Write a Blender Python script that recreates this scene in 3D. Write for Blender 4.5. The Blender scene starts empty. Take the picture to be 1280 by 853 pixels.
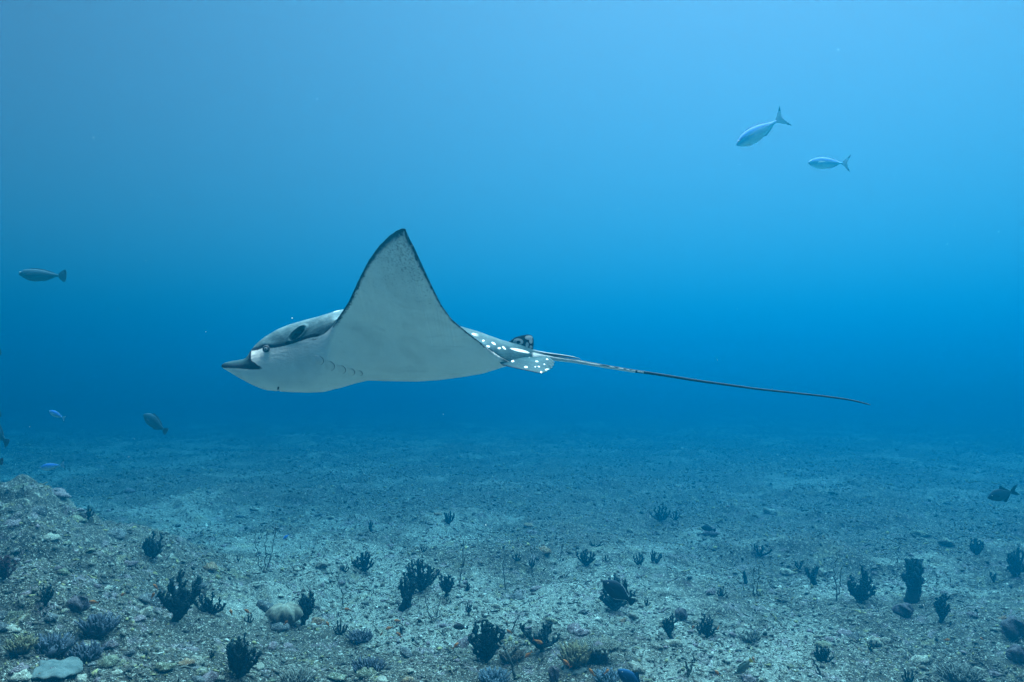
import bpy, math, random
import numpy as np
from mathutils import Vector, Matrix

# ------------------------------------------------------------------ camera, sky, sun, exposure
scene = bpy.context.scene
COL = scene.collection
R = math.radians
FPX, PW, PH, HORIZON = 950.0, 1280.0, 853.0, 470.0
CAMZ = 2.0
PITCH = math.atan((HORIZON - PH / 2) / FPX)
cam_d = bpy.data.cameras.new('camera')
cam_d.sensor_width = 36.0
cam_d.lens = 36.0 * FPX / PW
cam_d.clip_start, cam_d.clip_end = 0.05, 500.0
cam = bpy.data.objects.new('camera', cam_d)
cam.location = (0, 0, CAMZ)
cam.rotation_euler = (R(90) + PITCH, 0, 0)
COL.objects.link(cam)
scene.camera = cam

SUN_ELEV, SUN_AZ = R(61), R(26)          # azimuth measured from +Y towards +X
world = bpy.data.worlds.new('World')
scene.world = world
world.use_nodes = True
wn = world.node_tree
bg = wn.nodes['Background']
sky = wn.nodes.new('ShaderNodeTexSky')
sky.sky_type = 'NISHITA'
sky.sun_disc = False
sky.sun_elevation = SUN_ELEV
sky.sun_rotation = SUN_AZ
sky.air_density = 1.0
sky.dust_density = 2.0
sky.ozone_density = 2.0
tint = wn.nodes.new('ShaderNodeMix')          # daylight filtered by the sea above
tint.data_type, tint.blend_type = 'RGBA', 'MULTIPLY'
tint.inputs[0].default_value = 1.0
tint.inputs[7].default_value = (0.175, 0.125, 0.122, 1.0)
wn.links.new(sky.outputs[0], tint.inputs[6])
wn.links.new(tint.outputs[2], bg.inputs[0])
bg.inputs[1].default_value = 0.05

sun_d = bpy.data.lights.new('sun', 'SUN')
sun_d.energy = 5.0
sun_d.angle = R(86)
sun_d.color = (1.0, 0.89, 0.84)
sun = bpy.data.objects.new('sun', sun_d)
sdir = Vector((math.sin(SUN_AZ) * math.cos(SUN_ELEV), math.cos(SUN_AZ) * math.cos(SUN_ELEV), math.sin(SUN_ELEV)))
sun.rotation_euler = sdir.to_track_quat('Z', 'Y').to_euler()
COL.objects.link(sun)

vs = scene.view_settings
vs.view_transform = 'Standard'
vs.look = 'None'
vs.gamma = 1.0
vs.exposure = 3.32
vs.use_curve_mapping = False
scene.render.engine = 'CYCLES'
cy = scene.cycles
cy.use_denoising = True
cy.max_bounces = 8
cy.diffuse_bounces = 3
cy.glossy_bounces = 2
cy.volume_bounces = 3
cy.transparent_max_bounces = 8
cy.caustics_reflective = cy.caustics_refractive = False

# ------------------------------------------------------------------ helpers
HAZE_DENSITY = 0.24
WATER_SCATTER = (0.0, 0.0325, 0.0615)
WATER_ABSORB = (0.02, 0.30, 0.42)
HAZE_TOP = 4.4
WATER_G = 0.68

cp, sp = math.cos(PITCH), math.sin(PITCH)
def pdir(px, py):
    cx, cz = (px - PW / 2) / FPX, (PH / 2 - py) / FPX
    return np.array([cx, cp - cz * sp, sp + cz * cp])
def at(px, py, Y):
    d = pdir(px, py)
    return np.array([0, 0, CAMZ]) + d * (Y / d[1])
def pxm(Y):
    return Y / FPX                       # metres per pixel at depth Y

def tag(o, label=None, cat=None, group=None, kind=None):
    if label: o['label'] = label
    if cat: o['category'] = cat
    if group: o['group'] = group
    if kind: o['kind'] = kind
    return o

def empty(name, loc=(0, 0, 0), rot=(0, 0, 0)):
    o = bpy.data.objects.new(name, None)
    o.empty_display_size = 0.05
    o.location = loc
    o.rotation_euler = rot
    COL.objects.link(o)
    return o

class MB:
    def __init__(s):
        s.v, s.f, s.n = [], [], 0
    def add(s, verts, faces):
        b = s.n
        s.v.extend([tuple(p) for p in verts])
        s.f.extend([tuple(i + b for i in q) for q in faces])
        s.n += len(verts)
    def tube(s, path, radii, k=6, cap=True, squash=None):
        path = np.asarray(path, float)
        n = len(path)
        tan = np.gradient(path, axis=0)
        tan /= np.linalg.norm(tan, axis=1)[:, None] + 1e-12
        ref = np.array([0, 1.0, 0]) if abs(tan[0][1]) < 0.9 else np.array([1.0, 0, 0])
        vs_, fs = [], []
        u = np.cross(tan[0], ref); u /= np.linalg.norm(u)
        for i in range(n):
            u = u - tan[i] * np.dot(u, tan[i]); u /= np.linalg.norm(u) + 1e-12
            w = np.cross(tan[i], u)
            for j in range(k):
                a = 2 * math.pi * j / k
                vs_.append(path[i] + radii[i] * (math.cos(a) * u + math.sin(a) * w))
        for i in range(n - 1):
            for j in range(k):
                fs.append((i * k + j, i * k + (j + 1) % k, (i + 1) * k + (j + 1) % k, (i + 1) * k + j))
        if cap:
            vs_.append(path[0] - tan[0] * radii[0] * 0.3); c0 = len(vs_) - 1
            vs_.append(path[-1] + tan[-1] * radii[-1] * 0.7); c1 = len(vs_) - 1
            for j in range(k):
                fs.append((c0, (j + 1) % k, j))
                fs.append((c1, (n - 1) * k + j, (n - 1) * k + (j + 1) % k))
        s.add(vs_, fs)
    def mesh(s, name, mat, smooth=True):
        me = bpy.data.meshes.new(name)
        me.from_pydata(s.v, [], s.f)
        if smooth:
            me.polygons.foreach_set('use_smooth', [True] * len(me.polygons))
        me.materials.append(mat)
        return me
    def build(s, name, mat, parent=None, loc=None, smooth=True):
        return obj(name, s.mesh(name, mat, smooth), parent, loc)

def obj(name, me, parent=None, loc=None):
    o = bpy.data.objects.new(name, me)
    COL.objects.link(o)
    if parent is not None: o.parent = parent
    if loc is not None: o.location = loc
    return o

# numpy value noise
def _hash(i, j, seed):
    n = (i.astype(np.int64) * 374761393 + j.astype(np.int64) * 668265263 + seed * 974711) & 0x7fffffff
    n = ((n ^ (n >> 13)) * 1274126177) & 0x7fffffff
    n = ((n ^ (n >> 16)) * 1103515245 + 12345) & 0x7fffffff
    return (n & 0xffff) / 65535.0
def vnoise(x, y, seed=0):
    x, y = np.asarray(x, float), np.asarray(y, float)
    i, j = np.floor(x), np.floor(y)
    fx, fy = x - i, y - j
    fx, fy = fx * fx * (3 - 2 * fx), fy * fy * (3 - 2 * fy)
    a, b = _hash(i, j, seed), _hash(i + 1, j, seed)
    c, d = _hash(i, j + 1, seed), _hash(i + 1, j + 1, seed)
    return (a * (1 - fx) + b * fx) * (1 - fy) + (c * (1 - fx) + d * fx) * fy
def fbm(x, y, oct=4, seed=0):
    t, a, s = 0, 0.5, 0
    for k in range(oct):
        t = t + a * vnoise(x * 2 ** k + 17.3 * k, y * 2 ** k - 9.1 * k, seed + k); s += a; a *= 0.5
    return t / s
def sstep(a, b, x):
    t = np.clip((np.asarray(x, float) - a) / (b - a), 0, 1)
    return t * t * (3 - 2 * t)

# ---- materials
def material(name):
    m = bpy.data.materials.new(name)
    m.use_nodes = True
    nt = m.node_tree
    return m, nt, nt.nodes['Principled BSDF']
class NG:
    """tiny node-graph helper"""
    def __init__(s, nt): s.nt = nt
    def n(s, t, **kw):
        nd = s.nt.nodes.new(t)
        for k, v in kw.items(): setattr(nd, k, v)
        return nd
    def put(s, sock, v):
        if hasattr(v, 'is_linked') or isinstance(v, bpy.types.NodeSocket): s.nt.links.new(v, sock)
        else: sock.default_value = v
    def noise(s, vec, scale, detail=3, rough=0.55, dist=0.0):
        nd = s.n('ShaderNodeTexNoise'); s.put(nd.inputs['Vector'], vec)
        nd.inputs['Scale'].default_value = scale; nd.inputs['Detail'].default_value = detail
        nd.inputs['Roughness'].default_value = rough; nd.inputs['Distortion'].default_value = dist
        return nd.outputs[0]
    def voro(s, vec, scale, feature='F1', rnd=1.0):
        nd = s.n('ShaderNodeTexVoronoi'); nd.feature = feature; s.put(nd.inputs['Vector'], vec)
        nd.inputs['Scale'].default_value = scale; nd.inputs['Randomness'].default_value = rnd
        return nd
    def math(s, op, a, b=0.0, c=0.0, clamp=False):
        nd = s.n('ShaderNodeMath', operation=op, use_clamp=clamp)
        s.put(nd.inputs[0], a); s.put(nd.inputs[1], b); s.put(nd.inputs[2], c)
        return nd.outputs[0]
    def step(s, v, lo, hi):
        nd = s.n('ShaderNodeMapRange', interpolation_type='SMOOTHSTEP')
        s.put(nd.inputs[0], v); s.put(nd.inputs[1], lo); s.put(nd.inputs[2], hi)
        return nd.outputs[0]
    def mix(s, fac, a, b, mode='MIX'):
        nd = s.n('ShaderNodeMix', data_type='RGBA', blend_type=mode)
        s.put(nd.inputs[0], fac)
        for k, v in ((6, a), (7, b)):
            if isinstance(v, tuple): v = (*v, 1.0) if len(v) == 3 else v
            s.put(nd.inputs[k], v)
        return nd.outputs[2]
    def attr(s, name):
        return s.n('ShaderNodeAttribute', attribute_name=name)
    def bump(s, h, strength, dist):
        nd = s.n('ShaderNodeBump'); nd.inputs['Strength'].default_value = strength
        nd.inputs['Distance'].default_value = dist; s.put(nd.inputs['Height'], h)
        return nd.outputs[0]
    def pos(s): return s.n('ShaderNodeNewGeometry').outputs['Position']
    def objc(s): return s.n('ShaderNodeTexCoord').outputs['Object']

def simple_mat(name, c1, c2, scale=30, rough=0.8, bump=0.3, bd=0.01, spec=0.3):
    m, nt, b = material(name); g = NG(nt)
    v = g.objc()
    n = g.noise(v, scale, 4)
    nt.links.new(g.mix(g.step(n, 0.35, 0.65), c1, c2), b.inputs['Base Color'])
    b.inputs['Roughness'].default_value = rough
    b.inputs['Specular IOR Level'].default_value = spec * 0.1     # wet skin under water hardly shines
    if bump: nt.links.new(g.bump(g.noise(v, scale * 2.5, 3), bump, bd), b.inputs['Normal'])
    return m

# ------------------------------------------------------------------ terrain
_ca = [-0.80, -0.674, -0.634, -0.604, -0.586, -0.562, -0.522, -0.492, -0.458, -0.421, -0.358, -0.29, -0.22]
_ch = [0.92, 0.88, 0.885, 0.83, 0.74, 0.65, 0.565, 0.52, 0.41, 0.32, 0.17, 0.05, 0.0]
def height(x, y):
    x, y = np.asarray(x, float), np.asarray(y, float)
    yy = np.maximum(y, 1.0)
    a = x / yy
    crest = np.interp(a, _ca, _ch)
    yc = 7.4 + 0.5 * (fbm(x * 0.5, y * 0.1, 2, 31) - 0.5)
    back = (1 - sstep(0, 1.9, y - yc)) * (y > yc)
    m = crest * np.where(y <= yc, sstep(2.4, 7.3, y) ** 0.9, back)
    und = 0.22 * (fbm(x * 0.35, y * 0.35, 3, 1) - 0.5) * sstep(2, 5, y)
    med = 0.16 * (fbm(x * 1.7, y * 1.7, 3, 5) - 0.5)
    bill = np.abs(fbm(x * 5.0, y * 5.0, 3, 9) - 0.5)
    fine = 0.09 * (0.25 - bill) + 0.030 * (fbm(x * 22, y * 22, 2, 14) - 0.5)
    lump = 0.10 * sstep(0.60, 0.78, fbm(x * 1.1 + 50, y * 1.1, 3, 21)) * (0.6 + 0.8 * fbm(x * 7, y * 7, 2, 3))
    rough = 0.34 * m * (fbm(x * 2.6 + 9, y * 2.6, 5, 41) - 0.5) + 0.10 * m * sstep(0.52, 0.60, fbm(x * 1.9 + 3, y * 1.9 + 7, 3, 61)) - 0.05 * m
    return m + rough + und + med + fine + lump - 0.03
def ground_hit(px, py):
    d = pdir(px, py)
    ts = np.linspace(2.5, 70, 6000)
    P = np.array([0, 0, CAMZ])[None] + ts[:, None] * d[None]
    dz = P[:, 2] - height(P[:, 0], P[:, 1])
    k = np.argmax(dz < 0) if (dz < 0).any() else len(ts) - 1
    k = max(k, 1)
    t0, t1 = ts[k - 1], ts[k]
    f = dz[k - 1] / (dz[k - 1] - dz[k] + 1e-9)
    return np.array([0, 0, CAMZ]) + d * (t0 + (t1 - t0) * f)

# where algal turf darkens the bottom and where pale sand lies bare
_PATCH = [(ground_hit(px, py), r, k) for px, py, r, k in (
  (60, 700, 1.2, 1), (120, 760, .8, .9), (60, 640, 1.6, .9), (330, 800, .5, .9), (480, 832, .6, .9), (420, 802, .4, .8), (600, 832, .5, .9), (680, 822, .6, .9),
  (1270, 790, .9, .9), (1100, 690, .9, .6), (950, 690, .8, .6), (740, 680, 1.0, .6), (1050, 640, 1.8, .7), (250, 795, .4, .8), (30, 780, .7, .9), (1190, 640, 1.8, .7),
  (560, 620, 1.8, .6), (170, 690, .9, .7), (800, 640, 1.6, .6), (1180, 850, .5, .8), (30, 830, .3, .6), (700, 580, 3.5, .5), (1000, 570, 4.0, .5), (300, 600, 3.0, .6),
  (420, 750, 1.0, -1), (520, 780, .6, -.9), (330, 740, .7, -.8), (250, 835, .35, -.9), (110, 842, .35, -.8), (640, 740, .9, -.7), (860, 720, .7, -.6), (480, 722, 1.0, -.8), (900, 825, .7, -.6),
  (1000, 780, .7, -.6), (750, 785, .5, -.7), (1000, 850, .5, -.5), (370, 700, .9, -.5))]
def turf(x, y):
    t = 0.62 + 1.9 * (fbm(x * 1.2 + 31, y * 1.2, 4, 55) - 0.5)
    for p, r, k in _PATCH:
        t = t + 0.42 * k * np.exp(-(((x - p[0]) / r) ** 2 + ((y - p[1]) / r) ** 2))
    return np.clip(t, 0, 1)

def seabed_material():
    m, nt, b = material('seabed_rubble'); g = NG(nt)
    v = g.pos()
    big = g.noise(v, 0.9, 4, 0.6, 0.4)
    mid = g.noise(v, 4.5, 5, 0.65, 0.3)
    fine = g.noise(v, 28.0, 4, 0.7)
    vf = g.noise(v, 95.0, 2, 0.6)
    tf = g.attr('turf').outputs['Fac']
    tf = g.math('ADD', tf, g.math('ADD', g.math('MULTIPLY', g.math('SUBTRACT', mid, 0.5), 1.5), g.math('MULTIPLY', g.math('SUBTRACT', big, 0.5), 0.6)))
    c = g.mix(g.step(tf, 0.25, 0.75), (0.175, 0.168, 0.148), (0.056, 0.047, 0.038))
    c = g.mix(g.math('MULTIPLY', g.step(g.noise(v, 6.0, 3, 0.6, 0.6), 0.56, 0.66), 0.75), c, (0.15, 0.11, 0.13))
    c = g.mix(g.math('MULTIPLY', g.step(g.noise(v, 3.2, 3, 0.6, 0.8), 0.60, 0.68), 0.35), c, (0.24, 0.20, 0.10))
    c = g.mix(g.step(fine, 0.50, 0.36), c, (0.035, 0.034, 0.034))
    c = g.mix(g.math('MULTIPLY', g.step(fine, 0.56, 0.66), 0.8), c, (0.35, 0.335, 0.30))
    c = g.mix(g.math('MULTIPLY', g.step(vf, 0.48, 0.34), 0.9), c, (0.045, 0.042, 0.04))
    c = g.mix(g.math('MULTIPLY', g.step(vf, 0.60, 0.68), 0.85), c, (0.42, 0.41, 0.38))
    nt.links.new(c, b.inputs['Base Color'])
    b.inputs['Roughness'].default_value = 0.95
    b.inputs['Specular IOR Level'].default_value = 0.01
    h = g.math('ADD', fine, g.math('MULTIPLY', vf, 0.5))
    nt.links.new(g.bump(h, 0.9, 0.03), b.inputs['Normal'])
    return m

def build_seabed():
    # spacing grows with distance from the place
    def axis(lo, hi, c0, c1, s0, grow):
        pts = list(np.arange(c0, c1, s0))
        s, p = s0, c1
        while p < hi: pts.append(p); s *= grow; p += s
        pts.append(hi)
        s, p, pre = s0, c0, []
        while p > lo:
            s *= grow; p -= s; pre.append(max(p, lo))
        return np.array(pre[::-1] + pts)
    ys = axis(-78, 78, 4.2, 11.0, 0.026, 1.018)
    xs = axis(-78, 78, -5.6, 5.2, 0.030, 1.022)
    X, Y = np.meshgrid(xs, ys)
    Z = height(X, Y)
    ny, nx = X.shape
    V = np.stack([X, Y, Z], -1).reshape(-1, 3)
    idx = np.arange(ny * nx).reshape(ny, nx)
    F = np.stack([idx[:-1, :-1], idx[:-1, 1:], idx[1:, 1:], idx[1:, :-1]], -1).reshape(-1, 4)
    me = bpy.data.meshes.new('seabed')
    me.vertices.add(len(V)); me.vertices.foreach_set('co', V.ravel().astype(np.float32))
    me.loops.add(F.size); me.loops.foreach_set('vertex_index', F.ravel().astype(np.int32))
    me.polygons.add(len(F))
    me.polygons.foreach_set('loop_start', (np.arange(len(F)) * 4).astype(np.int32))
    me.update(calc_edges=True)
    me.polygons.foreach_set('use_smooth', np.ones(len(F), bool))
    ta = me.attributes.new('turf', 'FLOAT', 'POINT')
    ta.data.foreach_set('value', turf(X, Y).ravel().astype(np.float32))
    me.materials.append(seabed_material())
    o = obj('seabed', me)
    tag(o, 'grey and tan coral rubble seabed rising to a mound', None, None, 'structure')
    return o
build_seabed()

def build_rubble():
    rng = np.random.default_rng(5)
    # templates: angular chips and bent broken branch bits
    def stick(k=4, n=3):
        t = np.linspace(-1, 1, n)
        bend = rng.uniform(-0.5, 0.5, 2)
        path = np.stack([t, bend[0] * t * t, bend[1] * (t ** 2)], -1)
        r = 0.22 * (1 - 0.35 * np.abs(t)) * rng.uniform(0.7, 1.3, n)
        m = MB(); m.tube(path, r, k)
        tri = []
        for q in m.f: tri += [q] if len(q) == 3 else [(q[0], q[1], q[2]), (q[0], q[2], q[3])]
        return np.array(m.v), np.array(tri)
    def chip():
        o = np.array([[1, 0, 0], [-1, 0, 0], [0, 1, 0], [0, -1, 0], [0, 0, 1], [0, 0, -1]], float)
        f = [(0, 2, 4), (2, 1, 4), (1, 3, 4), (3, 0, 4), (2, 0, 5), (1, 2, 5), (3, 1, 5), (0, 3, 5)]
        v = o * rng.uniform(0.55, 1.2, (6, 1)) * np.array([1, rng.uniform(0.5, 1), rng.uniform(0.3, 0.7)]) + rng.normal(0, .12, (6, 3))
        return v, np.array(f)
    T = [stick() for _ in range(9)] + [chip() for _ in range(14)]
    N = 165000
    # denser towards the near field
    y = 3.6 * (30.0 / 3.6) ** rng.uniform(0, 1, N) ** 1.05
    x = y * rng.uniform(-0.84, 0.84, N)
    dens = fbm(x * 1.3, y * 1.3, 4, 77)
    keep = dens > rng.uniform(0.18, 0.60, N)
    x, y, dens = x[keep], y[keep], dens[keep]
    n = len(x)
    z = height(x, y)
    sz = 0.0082 * (1 + rng.pareto(2.5, n)).clip(1, 4.0) * (0.75 + 0.075 * y)
    pal = np.array([[.19, .18, .158], [.36, .35, .32], [.12, .108, .095], [.095, .075, .062], [.165, .12, .14], [.045, .045, .045], [.21, .18, .09]])
    pw = np.array([.30, .10, .24, .13, .08, .12, .03]); pw /= pw.sum()
    ci = rng.choice(len(pal), n, p=pw)
    dk = rng.random(n) < 0.85 * sstep(0.3, 0.75, turf(x, y))
    ci[dk] = rng.choice([2, 3, 5, 6], dk.sum(), p=[.35, .3, .25, .1])
    tint = np.clip(pal[ci] * rng.uniform(0.75, 1.2, (n, 1)), 0, .8)
    ti = rng.integers(len(T), size=n)
    A, Bt, Ct = rng.uniform(0, 6.28, n), rng.normal(0, .45, n), rng.normal(0, .45, n)
    Vs, Fs, Cs, base = [], [], [], 0
    for k, (tv, tf) in enumerate(T):
        s_ = np.where(ti == k)[0]
        if len(s_) == 0: continue
        ca, sa, cb, sb, cc, sc_ = (f(q[s_]) for q in (A, Bt, Ct) for f in (np.cos, np.sin))
        Z0, O = np.zeros(len(s_)), np.ones(len(s_))
        Ra = np.array([[ca, -sa, Z0], [sa, ca, Z0], [Z0, Z0, O]]).transpose(2, 0, 1)
        Rb = np.array([[cb, Z0, sb], [Z0, O, Z0], [-sb, Z0, cb]]).transpose(2, 0, 1)
        Rc = np.array([[O, Z0, Z0], [Z0, cc, -sc_], [Z0, sc_, cc]]).transpose(2, 0, 1)
        M = Ra @ Rb @ Rc
        v = np.einsum('nij,vj->nvi', M, tv) * sz[s_][:, None, None] + np.stack([x[s_], y[s_], z[s_] + sz[s_] * .12], -1)[:, None]
        Fs.append((tf[None] + (base + np.arange(len(s_)) * len(tv))[:, None, None]).reshape(-1, 3))
        Vs.append(v.reshape(-1, 3)); base += len(s_) * len(tv)
        Cs.append(np.repeat(tint[s_], len(tv), 0))
    V, F, C = np.concatenate(Vs), np.concatenate(Fs), np.concatenate(Cs)
    me = bpy.data.meshes.new('coral_rubble')
    me.vertices.add(len(V)); me.vertices.foreach_set('co', V.ravel().astype(np.float32))
    me.loops.add(F.size); me.loops.foreach_set('vertex_index', F.ravel().astype(np.int32))
    me.polygons.add(len(F)); me.polygons.foreach_set('loop_start', (np.arange(len(F)) * 3).astype(np.int32))
    me.update(calc_edges=True)
    at_ = me.attributes.new('tint', 'FLOAT_COLOR', 'POINT')
    at_.data.foreach_set('color', np.concatenate([C, np.ones((len(C), 1))], 1).ravel().astype(np.float32))
    m, nt, b = material('rubble_pieces'); g = NG(nt)
    vv = g.pos()
    n2 = g.noise(vv, 70, 3)
    nt.links.new(g.mix(g.step(n2, 0.50, 0.30), g.attr('tint').outputs['Color'], (0.06, 0.055, 0.05)), b.inputs['Base Color'])
    b.inputs['Roughness'].default_value = 0.95
    b.inputs['Specular IOR Level'].default_value = 0.01
    nt.links.new(g.bump(n2, 0.5, 0.01), b.inputs['Normal'])
    me.materials.append(m)
    tag(obj('coral_rubble', me), 'small broken coral fragments strewn over the seabed', 'rubble', None, 'stuff')
build_rubble()

# ------------------------------------------------------------------ the eagle ray
def skin_material():
    m, nt, b = material('ray_skin'); g = NG(nt)
    v = g.objc()
    A = lambda n: g.attr(n).outputs['Fac']
    dors, edge, tip, mark, dark = A('dorsal'), A('edge'), A('tip'), A('mark'), A('dark')
    n1 = g.noise(v, 14, 4); n2 = g.noise(v, 95, 3, 0.6); n3 = g.noise(v, 260, 2, 0.6)
    vent = g.mix(g.step(n1, 0.3, 0.7), (0.90, 0.89, 0.87), (0.84, 0.84, 0.83))
    mp = g.n('ShaderNodeMapping'); mp.inputs['Scale'].default_value = (9, 26, 44); nt.links.new(v, mp.inputs[0])
    wr = g.noise(mp.outputs[0], 1.0, 5, 0.62, 0.5)
    blot = g.noise(v, 5.5, 4, 0.6, 0.8)
    vent = g.mix(g.math('MULTIPLY', g.step(blot, 0.44, 0.66), 0.38), vent, (0.62, 0.62, 0.61))
    vent = g.mix(g.math('MULTIPLY', g.step(wr, 0.56, 0.70), 0.26), vent, (0.52, 0.53, 0.54))
    # grey freckles, thicker towards the wing tip and margins
    fr = g.math('ADD', g.math('MULTIPLY', n3, 0.55), g.math('MULTIPLY', n2, 0.45))
    thr = g.math('SUBTRACT', 0.66, g.math('MULTIPLY', tip, 0.20))
    fm = g.step(fr, thr, g.math('ADD', thr, 0.06))
    vent = g.mix(g.math('MULTIPLY', fm, 0.72), vent, (0.10, 0.13, 0.17))
    vent = g.mix(g.math('MULTIPLY', g.step(tip, 0.2, 1.1), 0.22), vent, (0.42, 0.45, 0.47))
    back = g.mix(g.step(n1, 0.35, 0.7), (0.010, 0.033, 0.044), (0.020, 0.055, 0.068))
    crown = g.mix(g.step(n1, 0.35, 0.7), (0.036, 0.074, 0.092), (0.078, 0.132, 0.152))
    back = g.mix(A('crown'), back, crown)
    back = g.mix(g.math('MULTIPLY', g.step(n2, 0.55, 0.75), 0.25), back, (0.10, 0.14, 0.15))
    # white dots of the upper disc
    vo = g.voro(v, 11.0, 'F1', 0.85)
    dots = g.math('MULTIPLY', g.step(vo.outputs['Distance'], 0.24, 0.19), A('dots'))
    back = g.mix(dots, back, (0.78, 0.80, 0.80))
    jag = g.math('ADD', g.math('MULTIPLY', g.math('SUBTRACT', n2, 0.5), 0.020), g.math('MULTIPLY', g.math('SUBTRACT', n3, 0.5), 0.018))
    dd = g.step(g.math('ADD', dors, g.math('MULTIPLY', g.math('SUBTRACT', n2, 0.5), 0.35)), 0.42, 0.58)
    c = g.mix(dd, vent, back)
    em = g.step(g.math('ADD', edge, jag), 0.012, 0.006)
    c = g.mix(em, c, (0.016, 0.022, 0.034))
    dk = g.step(g.math('ADD', dark, g.math('MULTIPLY', g.math('SUBTRACT', n2, 0.5), 0.5)), 0.40, 0.75)
    c = g.mix(dk, c, (0.012, 0.020, 0.034))
    mk = g.step(g.math('ADD', mark, g.math('MULTIPLY', g.math('SUBTRACT', n3, 0.5), 0.2)), 0.30, 0.72)
    c = g.mix(g.math('MULTIPLY', mk, 0.92), c, g.mix(n1, (0.42, 0.47, 0.50), (0.74, 0.77, 0.78)))
    nt.links.new(c, b.inputs['Base Color'])
    b.inputs['Roughness'].default_value = 0.65
    b.inputs['Specular IOR Level'].default_value = 0.02
    nt.links.new(g.bump(g.math('ADD', g.math('MULTIPLY', wr, 2.2), g.math('ADD', n2, g.math('MULTIPLY', n1, 2.5))), 0.38, 0.005), b.inputs['Normal'])
    return m

def set_attr(me, name, arr):
    a = me.attributes.new(name, 'FLOAT', 'POINT')
    a.data.foreach_set('value', np.asarray(arr, np.float32).ravel())

def build_ray():
    YB = 3.0
    ORG = at(520, 440, YB)
    skin = skin_material()
    root = empty('eagle_ray', tuple(ORG))
    tag(root, 'spotted eagle ray gliding over the seabed, pale belly and raised pointed wing', 'ray')
    # mid-line profile (px, top, bottom) at the body's own depth
    prof = np.array([(277, 456.6, 459.2), (279, 454.6, 460.4), (283, 453.2, 462), (290, 451.6, 466), (300, 450.2, 472), (308, 448.8, 476.5), (312.5, 445.5, 479),
        (315, 440.5, 480.2), (318, 435.5, 481.8), (323, 429.5, 484), (328, 425, 486.2), (335, 420, 488), (350, 411.5, 489.6), (365, 405.5, 490.3),
        (385, 400, 491), (405, 395.5, 490), (425, 392, 484), (445, 390, 476), (460, 389.5, 472.6), (490, 391, 473.5), (520, 396, 474),
        (550, 403, 472), (580, 413, 468), (610, 421.5, 463), (635, 427.5, 457.5), (650, 431, 455.5), (660, 434.5, 453.5), (670, 438.6, 451.6), (680, 442.2, 450.4),
        (690, 444.4, 450.8), (705, 446.8, 452.4), (720, 449.2, 454.2), (750, 454.8, 459.2), (786, 461, 465), (820, 465.8, 469.4), (877, 475, 478.2),
        (954.7, 485.6, 488.4), (1006, 491, 493.6), (1047.5, 495.5, 498), (1078.5, 499.5, 501.8), (1099, 503.5, 505.6), (1112, 507, 508.8), (1115, 508, 508.9)], float)
    edge = np.array([(277, 458, 0.0), (277.6, 458.4, .018), (279.5, 459, .034), (284, 460, .050), (292, 460.5, .062), (302, 461, .070), (312, 460, .075), (320, 456, .080),
        (328, 448, .086), (335, 441, .091), (345, 436.5, .096), (358, 432.5, .102), (368, 429, .110), (380, 424.5, .127), (395, 420.5, .155), (405, 416, .18),
        (412, 410, .21), (420, 401.5, .25), (427, 391, .295), (435.5, 378, .345), (448.4, 350, .45), (461, 325.5, .56), (474, 307.4, .67), (487, 294.5, .76),
        (495, 289, .81), (502.5, 285.6, .845), (507, 286.4, .86), (510, 294.5, .835), (518, 310, .775), (528, 332, .69), (538.6, 355, .60), (551.5, 381, .50),
        (564.4, 399, .42), (582.5, 414.4, .335), (605.7, 432.5, .245), (626, 446.7, .175), (639, 454.0, .132), (646, 455.0, .105), (655, 452, .065), (664, 448, .038), (674, 446, .018), (684, 446.5, .0115)], float)
    # to metres
    PT = np.array([at(p, t, YB) for p, t, b_ in prof]); PB = np.array([at(p, b_, YB) for p, t, b_ in prof])
    E = np.array([at(p, q, YB - l) for p, q, l in edge]); El = edge[:, 2]
    # stations along X: dense on the edge curve, then along the tail
    dl = np.r_[0, np.cumsum(np.hypot(np.diff(E[:, 0]), np.hypot(np.diff(El), np.diff(E[:, 2]))))]
    u = np.linspace(0, 1, 330)
    sx = np.interp(u * dl[-1], dl, E[:, 0])
    head = np.linspace(E[0, 0], at(420, 0, YB)[0], 130)
    tailx = np.linspace(sx[-1], PT[-1, 0], 120)[1:]
    XS = np.unique(np.round(np.concatenate([sx, head, tailx]), 5))
    XS = XS[np.r_[True, np.diff(XS) > 4e-4]]
    top = np.interp(XS, PT[:, 0], PT[:, 2]); bot = np.interp(XS, PB[:, 0], PB[:, 2])
    def smooth(a, k, lo=2):
        b_ = a.copy()
        for _ in range(k): b_[1:-1] = 0.25 * b_[:-2] + 0.5 * b_[1:-1] + 0.25 * b_[2:]
        return b_
    tail_half = 0.5 * (top - bot)
    W = np.interp(XS, E[:, 0], El); ez = np.interp(XS, E[:, 0], E[:, 2])
    ontail = XS > E[-1, 0]
    aft = (XS > E[26, 0]) & (XS < E[35, 0])
    wob = (vnoise(W * 55, W * 0, 3) - 0.5) * 0.010 + (vnoise(W * 160, W * 0, 8) - 0.5) * 0.005
    wob -= 0.010 * np.exp(-((W - 0.79) / 0.006) ** 2) + 0.007 * np.exp(-((W - 0.70) / 0.005) ** 2)
    W = np.where(aft, W + wob, W + np.where((XS > E[19, 0]) & (XS <= E[26, 0]), 0.3 * wob, 0))
    tail_half = tail_half * np.where(ontail, 1.12 + 0.22 * (vnoise(XS * 45, XS * 0, 6) - 0.5), 1)
    W = np.where(ontail, np.maximum(tail_half, 0.0012) * 1.05, W)
    midt = 0.5 * (top + bot)
    ez = np.where(ontail, midt, ez)
    W[0] = 0.002; W = np.maximum(W, 0.0012)
    top, bot = smooth(top, 3), smooth(bot, 3)
    n, K = len(XS), 70
    wing = sstep(0.13, 0.30, W)
    th = np.pi * np.linspace(0, 1, 2 * K + 1)          # 0 near edge .. pi far edge
    S = np.cos(th)
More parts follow.
